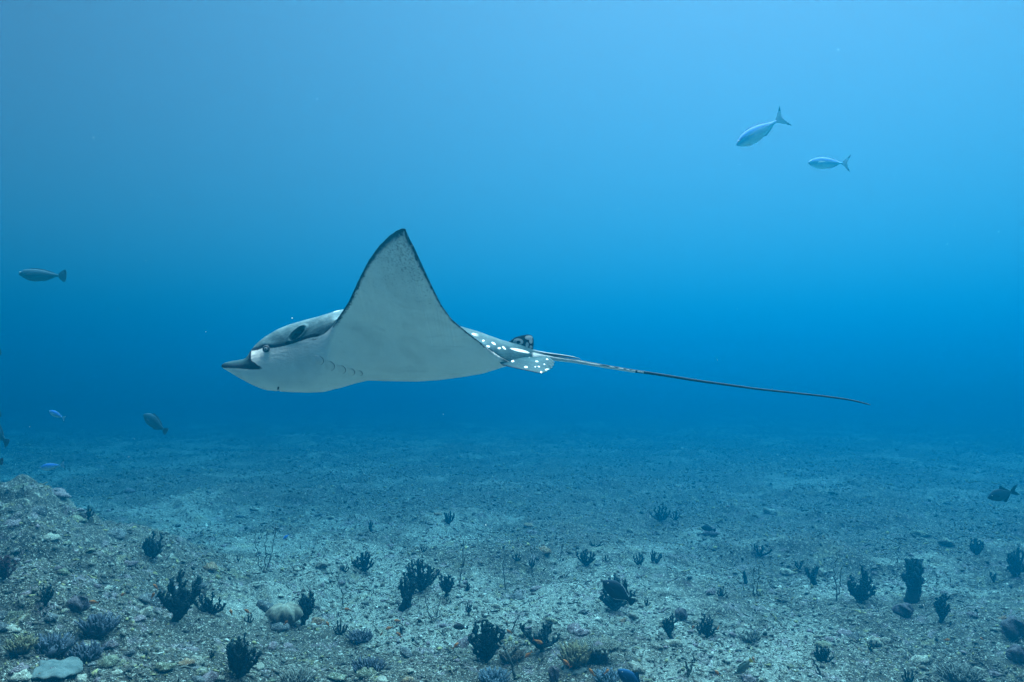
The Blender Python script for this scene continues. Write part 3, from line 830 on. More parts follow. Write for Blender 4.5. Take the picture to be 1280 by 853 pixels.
def branch_coral(name, px, py, w_px, h_px, style='tree', mat=BLACK, label=None, group=None, seed=0, cat='coral', detail=1.0, lean=0.0):
    """branching black coral; (px,py) is the foot"""
    rng = random.Random(seed * 7919 + 13)
    g0 = ground_hit(px, py)
    Y = g0[1]
    W, H = w_px * pxm(Y), h_px * pxm(Y) / max(0.85, 1)
    root = empty(name, (g0[0], g0[1], g0[2] - 0.01 - 0.02 * H))
    tag(root, label, cat, group)
    depth = 0.55 if style != 'column' else 0.8
    small = h_px < 24
    # holdfast and stem
    m = MB()
    stem_h = H * {'tree': 0.22, 'fan': 0.14, 'column': 0.35, 'bush': 0.08}[style]
    lean += rng.uniform(-.35, .35)
    lx = lean * H * 0.3
    gap = rng.randrange(9); vr = rng.uniform(.75, 1.3); tall = rng.uniform(.7, 1.0)
    sr = H * {'tree': .060, 'fan': .060, 'column': .13, 'bush': .05}[style]
    sp_ = [(0, 0, -0.06 * H), (lx * .3, 0, stem_h * 0.4), (lx, 0, stem_h)]
    m.tube(sp_, [sr * 1.9, sr * 1.15, sr * 0.95], 9)
    m.build('stem', mat, root)
    if not small:
        m = MB()
        hv, hf = [], []
        nr, ns = 5, 14
        for i in range(nr + 1):
            t = i / nr
            for j in range(ns):
                a = 2 * math.pi * j / ns
                rr = W * 0.27 * (1 - t) ** 0.6 * (0.8 + 0.35 * rng.random())
                hv.append((rr * math.cos(a), rr * math.sin(a) * 0.8, -0.05 * H + 0.17 * H * t ** 1.4))
        for i in range(nr):
            for j in range(ns):
                hf.append((i * ns + j, i * ns + (j + 1) % ns, (i + 1) * ns + (j + 1) % ns, (i + 1) * ns + j))
        m.add(hv, hf); m.build('holdfast', HOLD, root)
    n = {'tree': 6, 'fan': 10, 'column': 8, 'bush': 8}[style]
    if small: n = max(4, n - 3)
    n += rng.choice([0, 1, 1, 2, 3]) if not small else 0
    for i in range(n):
        m = MB()
        f = (i + 0.5) / n * 2 - 1 + rng.uniform(-.16, .16)           # -1..1 across the fan
        spread = {'tree': 1.0, 'fan': 1.0, 'column': 0.8, 'bush': 1.0}[style]
        ex = f * W * 0.46 * spread + lx * 1.5
        eyy = rng.uniform(-1, 1) * W * 0.5 * depth
        top_f = {'tree': rng.uniform(.62, 1.0), 'fan': (1 - 0.38 * f * f) * rng.uniform(.86, 1.0), 'column': rng.uniform(.7, 1.0), 'bush': (1 - .45 * f * f) * rng.uniform(.75, 1)}[style]
        ez = H * top_f * (1.0 if rng.random() < .72 else rng.uniform(.62, 1.0))
        if i == gap and n > 5 and style != 'fan': ez *= .55
        s0 = np.array([lx * .9, 0, stem_h * rng.uniform(.5, .95)])
        if style == 'column': s0 = np.array([lx * .5, 0, stem_h * rng.uniform(.15, .9)])
        e = np.array([ex, eyy, ez])
        ctrl = np.array([ex * (0.95 if style in ('fan', 'bush') else 0.75), eyy * 0.8, s0[2] + (ez - s0[2]) * 0.34])
        ts = np.linspace(0, 1, 6 if small else 10)
        path = np.array([(1 - t) ** 2 * s0 + 2 * t * (1 - t) * ctrl + t * t * e for t in ts])
        wob = H * 0.022
        path[1:-1] += np.array([[rng.gauss(0, wob), rng.gauss(0, wob), 0] for _ in range(len(ts) - 2)])
        r0 = H * {'tree': .050, 'fan': .044, 'column': .058, 'bush': .052}[style]
        if small: r0 *= 1.15
        r0 *= vr ** .5 * rng.uniform(.85, 1.15)
        rad = [r0 * (1 - 0.42 * t) * rng.uniform(.86, 1.14) for t in ts]
        m.tube(path, rad, 6 if small else 7)
        if not small: polyps(m, path[1:], rad[1:], rng, H * 0.046 / detail, H * 0.032)
        # side twigs, alternate, turning up
        nt_ = {'tree': 6, 'fan': 4, 'column': 4, 'bush': 4}[style] - (2 if small else 0)
        for q in range(nt_):
            t = 0.22 + 0.7 * (q + rng.random() * .7) / nt_
            k = t * (len(ts) - 1); a, b = int(k), min(int(k) + 1, len(ts) - 1)
            p0 = path[a] * (1 - (k - a)) + path[b] * (k - a)
            sd = (1 if q % 2 else -1)
            ln = H * rng.uniform(.10, .22) * (1.1 - 0.5 * t) * (1.25 if style == 'tree' else 1)
            d = np.array([sd * rng.uniform(.5, 1.0), rng.uniform(-.8, .8), rng.uniform(.25, .7)]); d /= np.linalg.norm(d)
            p1 = p0 + d * ln * 0.55; p2 = p1 + (d * 0.35 + np.array([0, 0, .75])) * ln * 0.6
            tp = np.array([p0, p0 + d * ln * .3, p1, p2])
            tr = [r0 * .75, r0 * .72, r0 * .66, r0 * .5]
            m.tube(tp, tr, 5 if small else 6)
            if not small: polyps(m, tp[1:], tr[1:], rng, H * 0.046 / detail, H * 0.030)
        m.build('branch', mat, root)
    return root

BUSH_G = 'dark branching corals on the seabed'
DL = 'dark branching coral standing on open rubble'
DT = 'tiny dark coral stub on pale sand among orange fish'
DF = 'small dark coral tuft half lost in blue haze'
# px, foot y, width, height, style, material, label
BUSHES = [
 (217, 777, 50, 64, 'tree', BLACK, 'tall ragged black coral tree leaning right, beside a low round black bush', .5),
 (264, 767, 46, 32, 'bush', BLACK, 'low wide black coral bush right beside the leaning coral tree', 0),
 (378, 781, 21, 42, 'tree', BLACK, 'slim upright black coral growing against the round tan leather coral', .2),
 (300, 848, 44, 56, 'fan', BLACK, 'sturdy black coral candelabra beside a flat dark stone on turf rubble', 0),
 (423, 793, 22, 21, 'bush', BLACK, 'small black coral tuft with stubby fingers beside an orange fish', .3),
 (531, 739, 46, 44, 'fan', BLACK, 'large dense black coral fan, biggest of a clump of three', 0),
 (507, 758, 26, 41, 'column', BLACK, 'stout dark coral column joined to the left foot of the big fan coral', 0),
 (558, 744, 19, 30, 'tree', BLACK, 'thin ragged dark coral on the far side of the big fan, opposite the column', 0),
 (604, 829, 48, 60, 'fan', BLACK, 'upright black coral thicket with a small dark fish at its flank', 0),
 (679, 816, 60, 46, 'tree', BLACK, 'spreading black coral with open ragged branches beside tan soft coral', 0),
 (766, 764, 40, 48, 'fan', BLACK, 'dark coral fan behind the white-lined black triggerfish', .1),
 (840, 798, 16, 35, 'tree', BLACK, 'thin dark coral stalk with forked top on pale rubble', 0),
 (880, 796, 23, 32, 'bush', BLACK, 'compact dark coral clump with an orange fish on each side', 0),
 (1080, 751, 40, 48, 'bush', BLACK, 'broad dark coral bush on a greenish patch beside thin sea whips', 0),
 (1140, 753, 29, 57, 'column', BLACK, 'tall thick dark coral column standing right of the broad bush', 0),
 (1175, 778, 24, 38, 'tree', BLACK, 'crooked black coral with bare lower stem on mixed rubble', .3),
 (1270, 719, 22, 38, 'bush', BLACK, 'dark coral bush at the far right fringe of the rubble field', 0),
 (1219, 694, 21, 24, 'fan', BLACK, 'hazy dark coral fan out past the crooked stemmed coral', 0),
 (187, 697, 34, 37, 'bush', BLACK, 'dark bushy coral on the brow of the rubble mound', 0),
 (457, 715, 29, 28, 'fan', BLACK, 'dark coral fan joined to a low lump in open sand', 0),
 (431, 715, 15, 14, 'bush', BLACK, 'small dark tuft touching the lone coral fan in open sand', 0),
 (735, 707, 27, 27, 'bush', BLACK, 'hazy wide dark tuft just past a slanting far sea whip', 0), (647, 701, 17, 14, 'bush', BLACK, 'hazy low dark tuft between two wiry far sea whips', 0), (758, 702, 10, 11, 'bush', BLACK, DF, 0),
 (800, 707, 16, 20, 'bush', BLACK, 'hazy dark tuft, one of a close pair behind the triggerfish', 0), (821, 705, 21, 22, 'bush', BLACK, 'hazy dark tuft, one of a close pair behind the triggerfish', 0), (827, 651, 28, 25, 'bush', BLACK, 'larger of two very faint touching tufts far out on the plain', 0), (846, 650, 16, 14, 'bush', BLACK, 'smaller of two very faint touching tufts far out on the plain', 0),
 (950, 694, 24, 22, 'bush', BLACK, 'hazy round dark tuft beyond the pair of pale sea whips', 0), (999, 712, 13, 16, 'bush', BLACK, DF, 0), (1017, 729, 24, 26, 'column', BLACK, 'hazy stubby dark coral column near the pair of pale sea whips', 0),
 (900, 745, 14, 16, 'bush', BLACK, DF, 0), (933, 729, 5, 17, 'column', BLACK, 'hazy thin dark stub right beside the pair of pale sea whips', 0), (1243, 729, 14, 18, 'tree', BLACK, DF, 0), (1087, 815, 16, 17, 'tree', BLACK, DL, 0),
 (560, 655, 16, 22, 'bush', BLACK, DF, 0), (464, 664, 8, 15, 'column', BLACK, DF, 0), (744, 683, 26, 12, 'bush', BLACK, DF, 0), (530, 690, 12, 10, 'bush', BLACK, DF, 0),
 (110, 646, 13, 19, 'bush', BLACK, 'short dark coral stub on the ridge line of the mound', 0),
 (5, 724, 26, 33, 'fan', DARKRED, 'dark red coral fan on the lower flank of the mound', 0),
 (56, 757, 22, 27, 'tree', BLACK, 'small dark coral tree on the flank of the mound', 0),
 (312, 779, 13, 15, 'bush', BLACK, 'tiny dark tuft between the low wide bush and tan leather coral', 0), (266, 823, 9, 14, 'tree', BLACK, 'tiny dark twig coral beside the black candelabra coral', 0), (586, 769, 9, 17, 'tree', BLACK, 'tiny dark twig coral just above the small dusky fish', 0), (559, 755, 12, 11, 'bush', BLACK, 'tiny dark tuft at the foot of the thin ragged clump coral', 0),
 (1030, 828, 24, 26, 'bush', BLACK, DL, 0), (1137, 853, 20, 22, 'bush', BLACK, DL, 0), (502, 792, 5, 12, 'column', BLACK, DT, 0), (470, 790, 7, 8, 'bush', BLACK, DT, 0), (516, 803, 5, 9, 'column', BLACK, DT, 0),
 (664, 711, 8, 14, 'tree', BLACK, DF, 0), (810, 757, 10, 12, 'bush', BLACK, DF, 0), (585, 738, 9, 13, 'bush', BLACK, 'tiny dark tuft right at the foot of a wiry sea whip', 0), (298, 702, 7, 9, 'tree', BLACK, DF, 0), (360, 735, 9, 7, 'bush', BLACK, DF, 0)]
for i, (px, py, w, h, st, mt, lb, ln) in enumerate(BUSHES):
    branch_coral('branching_coral', px, py, w, h, st, mt, lb, BUSH_G, i, 'coral', lean=ln)

# thin sea whips: each a wiry stalk or a small fork of stalks
def whip(paths, label, group='thin sea whips on the seabed', r=0.0045):
    g0 = ground_hit(*paths[0][0]); Y = g0[1]
    root = empty('sea_whip', tuple(g0)); tag(root, label, 'sea whip', group)
    rng = random.Random(int(paths[0][0][0] * 31))
    for k, pp in enumerate(paths):
        P = [at(px, py, Y + 0.02 * k) - g0 for px, py in pp]
        P = np.array(P); P[0, 2] -= 0.03
        t = np.linspace(0, len(P) - 1, 18)
        Q = np.stack([np.interp(t, range(len(P)), P[:, j]) for j in range(3)], -1)
        for _ in range(2): Q[1:-1] = .25 * Q[:-2] + .5 * Q[1:-1] + .25 * Q[2:]
        Q[2:-1] += np.array([[rng.gauss(0, .0035), rng.gauss(0, .02), 0] for _ in range(15)])
        m = MB(); m.tube(Q, [r * (1.25 - .55 * i / 17) * rng.uniform(.9, 1.15) for i in range(18)], 6)
        m.build('stalk', WHIP, root)
WL = 'single wiry dark sea whip standing on rubble'
whip([[(327, 716), (323, 697), (319, 680), (320, 662)], [(329, 716), (331, 697), (333, 678), (335, 658)], [(331, 716), (338, 697), (341, 678), (346, 655)]], 'trio of thin wiry sea whips in a loose spray')
whip([[(543, 778), (536, 766), (532, 752), (530, 739)], [(543, 778), (547, 766), (549, 755), (552, 745)]], 'small sea whip forked in a V below the big fan coral')
whip([[(429, 758), (429, 742), (424, 729), (422, 720), (426, 714)]], 'single kinked sea whip rising from open pale sand')
whip([[(573, 735), (577, 715), (579, 695), (580, 674)], [(578, 705), (583, 694)]], WL)
whip([[(633, 738), (630, 720), (629, 705), (632, 690)]], WL)
whip([[(664, 716), (666, 700), (663, 684)]], WL); whip([[(699, 700), (702, 688), (705, 675)]], WL)
whip([[(943, 745), (942, 725), (942, 708)], [(944, 745), (948, 725), (949, 705)]], 'pair of close pale sea whips on bare rubble')
whip([[(1045, 752), (1046, 730), (1043, 710), (1047, 690)], [(1046, 752), (1050, 730), (1053, 705)]], 'pair of straggling sea whips beside the broad coral bush')
whip([[(1121, 706), (1122, 690), (1126, 672)]], WL); whip([[(96, 708), (101, 697), (103, 685)]], 'short dark sea whip on the slope of the mound', )
whip([[(67, 733), (66, 720), (66, 708)]], 'short upright sea whip low on the mound')
whip([[(1173, 731), (1171, 722), (1168, 715)]], WL); whip([[(638, 790), (644, 779), (651, 765)]], 'stiff sea whip slanting beside the upright black thicket')
whip([[(856, 846), (862, 836), (869, 828)], [(860, 838), (857, 824)], [(862, 836), (868, 822), (870, 826)]], 'low twiggy sea whip fork on pale foreground rubble', r=.006)
whip([[(646, 848), (640, 832), (634, 815), (628, 808), (622, 806)], [(634, 815), (648, 807), (660, 803)], [(646, 846), (662, 848)]], 'brown bent branching sea whip on the foreground rubble', r=.009)
whip([[(1030, 846), (1021, 832), (1014, 822)]], 'stiff sea whip slanting over foreground rubble', r=.007)

# leather, table, plate, dome and finger corals
def blob(nu, nv, fn):
    v, f = [], []
    for i in range(nv + 1):
        for j in range(nu):
            v.append(fn(2 * math.pi * j / nu, i / nv))
    for i in range(nv):
        for j in range(nu):
            f.append((i * nu + j, i * nu + (j + 1) % nu, (i + 1) * nu + (j + 1) % nu, (i + 1) * nu + j))
    f.append(tuple(range(nu))[::-1]); f.append(tuple(range(nv * nu, nv * nu + nu)))
    return v, f

def leather_coral(px, py, w_px, h_px, label):
    g0 = ground_hit(px, py); s = pxm(g0[1]); W, H = w_px * s / 2, h_px * s
    root = empty('leather_coral', tuple(g0)); tag(root, label, 'coral')
    def cap(a, t):
        fold = 1 + 0.15 * math.sin(6 * a + 1 + 2 * t) * (1 - abs(2 * t - 1)) + 0.09 * math.sin(13 * a - 3 * t) + .05 * math.sin(23 * a + 9 * t)
        ph = math.pi * t
        return (W * math.sin(ph) ** .7 * fold * math.cos(a), W * .85 * math.sin(ph) ** .7 * fold * math.sin(a), H * (.36 - .42 * math.cos(ph)) + H * .12 * math.sin(5 * a + 1) * math.sin(ph) + H * .07 * math.sin(11 * a) * math.sin(ph))
    m = MB(); m.add(*blob(48, 18, cap)); m.build('cap', MUSH, root)
    m = MB(); m.tube([(0, 0, -.05), (0, 0, H * .5)], [W * .55, W * .5], 16); m.build('stalk', MUSH, root)
leather_coral(356, 776, 40, 25, 'round tan leather coral with folded cap on pale sand')

def table_coral(px, py, w_px, h_px, label):
    rng = random.Random(3)
    g0 = ground_hit(px, py); s = pxm(g0[1]); W, H = w_px * s / 2, h_px * s
    root = empty('table_coral', tuple(g0)); tag(root, label, 'coral')
    m = MB(); m.tube([(0, 0, -.05), (0, 0, H * .3), (0, 0, H * .6)], [W * .62, W * .42, W * .6], 14); m.build('stalk', SPONGE, root)
    m = MB()
    m.add(*blob(44, 8, lambda a, t: (W * (1 + .09 * math.sin(3 * a + 1) + .05 * math.sin(8 * a)) * math.sin(math.pi * t) ** .5 * math.cos(a), W * .8 * (1 + .08 * math.sin(4 * a)) * math.sin(math.pi * t) ** .5 * math.sin(a), H * .66 - H * .11 * math.cos(math.pi * t))))
    pl = m.build('plate', TABLE, root)
    m = MB()
    for k in range(520):
        r, a = W * math.sqrt(rng.random()) * 1.0, rng.random() * 6.283
        x, y = r * math.cos(a), .8 * r * math.sin(a)
        d = np.array([x / W * .7, y / W * .7, 1]); h = .020 * rng.uniform(.7, 1.3)
        p = np.array([x, y, H * .72])
        m.tube([p, p + d * h], [.006, .004], 5)
    o = m.build('branchlets', TABLE, pl); o['kind'] = 'stuff'
table_coral(748, 829, 50, 28, 'dark table coral with stubbly flat top on short stalk')

def plate_coral(px, py, w_px, d_m, label, mat=PLATE):
    rng = random.Random(int(px))
    g0 = ground_hit(px, py); s = pxm(g0[1]); W = w_px * s / 2
    p = [rng.uniform(0, 6) for _ in range(3)]
    gx = float(height(g0[0] + .12, g0[1]) - height(g0[0] - .12, g0[1])) / .24 * .6; gy = float(height(g0[0], g0[1] + .12) - height(g0[0], g0[1] - .12)) / .24 * .6
    m = MB()
    def fn(a, t):
        rr = (1 + .12 * math.sin(2 * a + p[0]) + .09 * math.sin(5 * a + p[1]) + .04 * math.sin(11 * a + p[2])) * math.sin(math.pi * t) ** .45
        return (W * rr * math.cos(a), d_m / 2 * rr * math.sin(a), .035 - .018 * math.cos(math.pi * t) + (gx * W * rr * math.cos(a) + gy * d_m / 2 * rr * math.sin(a)) + .012 * math.sin(3 * a + p[2]) * rr + .006 * math.sin(9 * a + p[0]) * rr)
    m.add(*blob(40, 10, fn))
    o = m.build('plate_coral', mat, None, tuple(g0 + [0, .04, -.03]))
    tag(o, label, 'coral')
plate_coral(68, 840, 50, .34, 'smooth pale grey plate coral flat on the lower mound')
plate_coral(720, 840, 38, .16, 'flat pale plate coral below the tan soft coral')

def finger_clump(px, py, w_px, h_px, n, mat, label, group=None, name='finger_coral', th=.085, seed=0):
    rng = random.Random(int(px * 13 + py) + seed)
    g0 = ground_hit(px, py); s = pxm(g0[1]); W, H = w_px * s / 2, h_px * s
    root = empty(name, tuple(g0)); tag(root, label, 'coral', group)
    m = MB()
    m.add(*blob(18, 6, lambda a, t: (W * .8 * math.sin(math.pi * t) ** .6 * (1 + .12 * math.sin(3 * a + px)) * math.cos(a), W * .65 * math.sin(math.pi * t) ** .6 * math.sin(a), H * .12 - H * .30 * math.cos(math.pi * t))))
    m.build('base', mat, root)
    per = max(1, n // 5)
    for q in range(5):
        m = MB()
        for k in range(per):
            a = (q + rng.random()) / 5 * 6.283; r = math.sqrt(rng.random())
            x, y = W * r * math.cos(a) * .8, W * r * math.sin(a) * .65
            z = H * .3 * (1 - r * r)
            d = np.array([r * math.cos(a) * .8, r * math.sin(a) * .8, 1.0]); d /= np.linalg.norm(d)
            L = H * rng.uniform(.35, .75); rr = H * th * rng.uniform(.7, 1.2)
            p0 = np.array([x, y, z]); p1 = p0 + d * L * .6 + np.array([rng.gauss(0, .1), rng.gauss(0, .1), 0]) * L; p2 = p1 + (d + np.array([rng.gauss(0, .3), rng.gauss(0, .3), .3])) * L * .4
            m.tube([p0, p1, p2], [rr, rr * .9, rr * .6], 6)
            if rng.random() < .6:
                d2 = d + np.array([rng.gauss(0, .8), rng.gauss(0, .8), .2]); d2 /= np.linalg.norm(d2)
                m.tube([p1 - (p1 - p0) * .3, p1 + d2 * L * .3], [rr * .8, rr * .5], 6)
        m.build('finger_tuft', mat, root)
FG = 'low finger corals in the foreground'
FL = 'low knobbly slate-coloured finger coral on the rubble'
for (px, py, w, h, n, mt, lb) in [
  (64, 816, 40, 22, 60, SLATE, 'slate finger coral just behind the smooth pale plate'), (122, 790, 38, 22, 60, SLATE, 'wide slate finger coral below the reddish sponge on the mound'), (108, 824, 34, 20, 50, SLATE, 'slate finger coral beside the right end of the smooth pale plate'),
  (617, 853, 36, 16, 70, BLUEC, 'pale blue-grey finger coral below the upright black thicket'), (760, 852, 34, 15, 50, BLUEC, 'pale blue-grey finger coral at the table coral foot'),
  (718, 832, 27, 25, 80, TAN, 'tan bushy soft coral between black coral and table coral'),
  (372, 852, 44, 14, 90, DOME, 'low dome of fine knobbly grey coral on turf rubble'), (26, 812, 34, 16, 50, TAN, 'yellowish tan knobbly coral at the foot of the mound'),
  (1200, 850, 46, 18, 90, DOME, 'broad low dome of fine dark coral on the rubble plain'), (450, 800, 34, 12, 50, SLATE, 'low slate finger coral beside the small black tuft with stubby fingers'), (640, 826, 26, 16, 50, BROWNT, 'tangled brown finger coral hugging the upright black thicket'), (460, 838, 40, 14, 60, SLATE, 'broad low slate finger coral alone on turf rubble'), (940, 800, 30, 11, 50, DOME, 'fine knobbly grey coral mound on mid rubble')]:
    finger_clump(px, py, w, h, int(n * 1.6), mt, lb, FG if lb == FL else None, 'finger_coral')

# tube sponge and lumps
def sponge(px, py, w_px, h_px, label, mat=SPONGE, group='dark lumpy sponges'):
    rng = random.Random(int(px * 7 + py))
    g0 = ground_hit(px, py); s = pxm(g0[1]); W, H = w_px * s / 2, h_px * s
    ph = [rng.uniform(0, 6) for _ in range(4)]
    m = MB()
    def fn(a, t):
        k = 1 + .20 * math.sin(3 * a + ph[0] + 3 * t) + .16 * math.sin(5 * a + ph[1] + 5 * t) + .14 * math.sin(11 * t + ph[2] + 2 * a) + .08 * math.sin(13 * a + 17 * t)
        r = math.sin(math.pi * min(t * .93 + .04, 1)) ** .55
        return (W * r * k * math.cos(a), W * .8 * r * k * math.sin(a), -H * .1 + H * 1.05 * (1 - math.cos(math.pi * t)) / 2 * (1 + .08 * math.sin(2 * a + ph[3])))
    m.add(*blob(34, 20, fn))
    o = m.build('lump_sponge', mat, None, tuple(g0)); tag(o, label, 'sponge', group)
for (px, py, w, h, lb) in [(851, 775, 14, 14, 'small dark sponge lump beside the thin coral stalk with forked top'), (1267, 795, 26, 22, 'big dark purple sponge lump out on the right rubble plain'),
   (1130, 769, 20, 14, 'low dark sponge at the foot of the thick coral column'), (1273, 826, 22, 18, 'dark sponge lump right in front of the big purple one'),
   (692, 851, 12, 18, 'upright dark sponge finger below the ragged spreading coral'), (96, 764, 22, 18, 'dark reddish sponge lump on the flank of the mound')]:
    sponge(px, py, w, h, lb)
for (px, py, w) in [(960, 702, 16), (1126, 636, 24), (1160, 633, 28), (1075, 660, 22), (1050, 637, 20)]:
    pass

# loose stones: one thing each
def stone_mesh(seed):
    rng = random.Random(seed)
    bm_v, bm_f = [], []
    ph = [(rng.uniform(-1, 1), rng.uniform(-1, 1), rng.uniform(-1, 1), rng.uniform(0, 6), rng.uniform(2, 6)) for _ in range(7)]
    def fn(a, t):
        p = math.pi * (t * .96 + .02)
        d = (math.sin(p) * math.cos(a), math.sin(p) * math.sin(a), -math.cos(p))
        k = 1
        for (x, y, z, o, f) in ph: k += .085 * math.sin(f * (d[0] * x + d[1] * y + d[2] * z) * 1.6 + o)
        k += .05 * math.sin(11 * d[0] + ph[0][3]) * math.sin(9 * d[1] + 8 * d[2])
        fl = d[2] * (.62 if d[2] > 0 else .4)
        return (d[0] * k, d[1] * k * .85, fl * k)
    m = MB(); m.add(*blob(16, 9, fn))
    return m
STONES = [[stone_mesh(40 + k).mesh('stone', mt) for k in range(4)] for mt in ROCKS]
def stone(px, py, w_px, kind, label, group='loose stones on the seabed', zs=1.0, rz=None):
    rng = random.Random(int(px * 17 + py * 3))
    g0 = ground_hit(px, py); s = w_px * pxm(g0[1]) / 2
    o = obj('stone', STONES[kind][rng.randrange(4)])
    o.location = tuple(g0 + [0, s * .5, s * .10 * zs]); o.scale = (s, s * rng.uniform(.8, 1.1), s * zs)
    o.rotation_euler = (rng.gauss(0, .15), rng.gauss(0, .15), rng.uniform(0, 6.28) if rz is None else rz)
    tag(o, label, 'stone', group)
    return o
KL = ['rough grey dead coral stone on the rubble', 'mauve encrusted stone on the rubble', 'olive turf covered stone on the rubble', 'dark stone on the rubble', 'rusty brown encrusted stone on the rubble']
stone(244, 840, 17, 3, 'flat angular dark stone beside the black candelabra coral', None, .8)
stone(189, 755, 34, 3, 'long dark stone beneath the leaning black coral tree', None, .55, 0.1)
stone(75, 846, 20, 3, 'dark stone under the edge of the smooth pale plate', None, .6)
ML = ['encrusted grey reef rock embedded in the mound', 'mauve crusted reef rock embedded in the mound', 'turf covered reef rock embedded in the mound', 'dark reef rock embedded in the mound']
for (px, py, w, k) in [(22, 612, 44, 2), (70, 618, 36, 1), (48, 640, 40, 3), (95, 650, 34, 2), (12, 655, 40, 1), (140, 668, 32, 3), (60, 672, 38, 0), (110, 690, 40, 2), (20, 690, 36, 3), (160, 705, 30, 1), (75, 715, 40, 2), (35, 742, 38, 1), (135, 735, 34, 3), (15, 770, 40, 2), (215, 700, 26, 2), (170, 775, 30, 1), (60, 772, 36, 3), (150, 830, 34, 2), (20, 838, 34, 1)]:
    o = stone(px, py, w * (.45 + .35 * ((px * 7 + py) % 10) / 10), k, ML[k], ML[k].split(' embedded')[0] + 's', .8)
    o.location.z -= .32 * o.scale[2]
rr = random.Random(11)
made = 0
while made < 165:
    py = 855 - 250 * rr.random() ** 1.7; px = rr.uniform(-20, 1300)
    g0 = ground_hit(px, py)
    if fbm(g0[0] * 1.3, g0[1] * 1.3, 3, 77) < .42 and rr.random() < .75: continue
    if g0[1] > 24: continue
    wm = .05 + .10 * rr.random() ** 2.2
    wpx = wm / pxm(g0[1]) * (1.6 if g0[1] > 9 else 1)
    kind = rr.choices(range(5), [5, 2.0, 2.2, 1.6, .8])[0]
    stone(px, py, max(wpx, 9), kind, KL[kind], KL[kind].split(' on')[0] + 's', rr.uniform(.6, 1.1))
    made += 1

# ------------------------------------------------------------------ fish
def fish_mat(name, back, side, belly, rough=.4, hz=.05):
    """countershaded skin: colour by height on the flank"""
    m, nt, b = material(name); g = NG(nt)
    sep = g.n('ShaderNodeSeparateXYZ'); nt.links.new(g.objc(), sep.inputs[0])
    n_ = g.noise(g.objc(), 40, 3)
    z = g.math('ADD', sep.outputs[2], g.math('MULTIPLY', g.math('SUBTRACT', n_, .5), hz * .3))
    c = g.mix(g.step(z, -hz * .1, hz * .35), side, back)
    c = g.mix(g.step(z, -hz * .1, -hz * .55), c, belly)
    nt.links.new(c, b.inputs['Base Color']); b.inputs['Roughness'].default_value = max(rough, .6); b.inputs['Specular IOR Level'].default_value = .03
    return m
EYEW = simple_mat('fish_eye_ring', (0.45, 0.48, 0.5), (0.55, 0.57, 0.58), 300, .3, 0)
EYEB = simple_mat('fish_pupil', (0.006, 0.007, 0.009), (0.009, 0.01, 0.012), 300, .15, 0)
FUS = fish_mat('fusilier_skin', (0.05, 0.13, 0.42), (0.20, 0.38, 0.62), (0.62, 0.68, 0.72), .35, .045)
FUSF = simple_mat('fusilier_fin', (0.30, 0.40, 0.52), (0.36, 0.46, 0.56), 40, .5, 0)
TIPB = simple_mat('fusilier_tail_tip', (0.010, 0.014, 0.03), (0.016, 0.02, 0.04), 40, .5, 0)
UNI = fish_mat('unicornfish_skin', (0.022, 0.048, 0.072), (0.034, 0.070, 0.095), (0.06, 0.11, 0.13), .6, .06)
UNIF = simple_mat('unicornfish_fin', (0.035, 0.045, 0.06), (0.05, 0.06, 0.075), 40, .7, 0)
TRG = fish_mat('triggerfish_skin', (0.010, 0.016, 0.028), (0.018, 0.024, 0.036), (0.024, 0.03, 0.04), .6, .06)
TRGB = fish_mat('blue_triggerfish_skin', (0.012, 0.05, 0.12), (0.02, 0.055, 0.13), (0.03, 0.07, 0.15), .6, .06)
TRGF = simple_mat('triggerfish_fin', (0.010, 0.014, 0.022), (0.016, 0.02, 0.03), 40, .7, 0)
LINE = simple_mat('pale_fin_line', (0.55, 0.66, 0.72), (0.6, 0.7, 0.75), 40, .6, 0)
ANT = fish_mat('anthias_skin', (0.40, 0.12, 0.035), (0.40, 0.14, 0.05), (0.42, 0.18, 0.09), .5, .02)
DUSK = fish_mat('dusky_fish_skin', (0.03, 0.025, 0.03), (0.05, 0.04, 0.042), (0.08, 0.07, 0.07), .6, .03)
OLV = fish_mat('olive_fish_skin', (0.05, 0.07, 0.06), (0.10, 0.12, 0.10), (0.16, 0.17, 0.14), .6, .03)
YEL = fish_mat('yellow_fish_skin', (0.62, 0.48, 0.06), (0.66, 0.52, 0.10), (0.7, 0.6, 0.2), .5, .02)
BLU = fish_mat('bright_blue_fish_skin', (0.03, 0.16, 0.62), (0.05, 0.22, 0.70), (0.12, 0.30, 0.7), .5, .02)
TEAL = fish_mat('teal_fish_skin', (0.03, 0.36, 0.34), (0.06, 0.45, 0.40), (0.2, 0.55, 0.5), .5, .02)
YTL = simple_mat('yellow_tail_fin', (0.6, 0.38, 0.03), (0.66, 0.44, 0.05), 40, .6, 0)

SHAPES = {   # t along body (0 snout .. 1 tail root): (t, upper, lower) as fraction of length
 'fusilier': [(0, .004, .004), (.04, .044, .042), (.12, .088, .088), (.25, .126, .136), (.42, .140, .154), (.6, .116, .124), (.78, .070, .068), (.92, .028, .026), (1, .020, .020)],
 'unicorn': [(0, .004, .010), (.05, .052, .030), (.12, .082, .062), (.25, .098, .108), (.42, .102, .124), (.6, .088, .108), (.78, .056, .064), (.92, .024, .024), (1, .022, .022)],
 'oval': [(0, .006, .006), (.05, .06, .055), (.14, .118, .108), (.3, .17, .165), (.48, .18, .178), (.66, .142, .142), (.82, .084, .084), (.93, .045, .045), (1, .042, .042)],
 'trigger': [(0, .012, .012), (.05, .062, .062), (.15, .128, .122), (.32, .198, .19), (.5, .216, .22), (.68, .168, .176), (.84, .092, .096), (.94, .052, .052), (1, .048, .048)]}
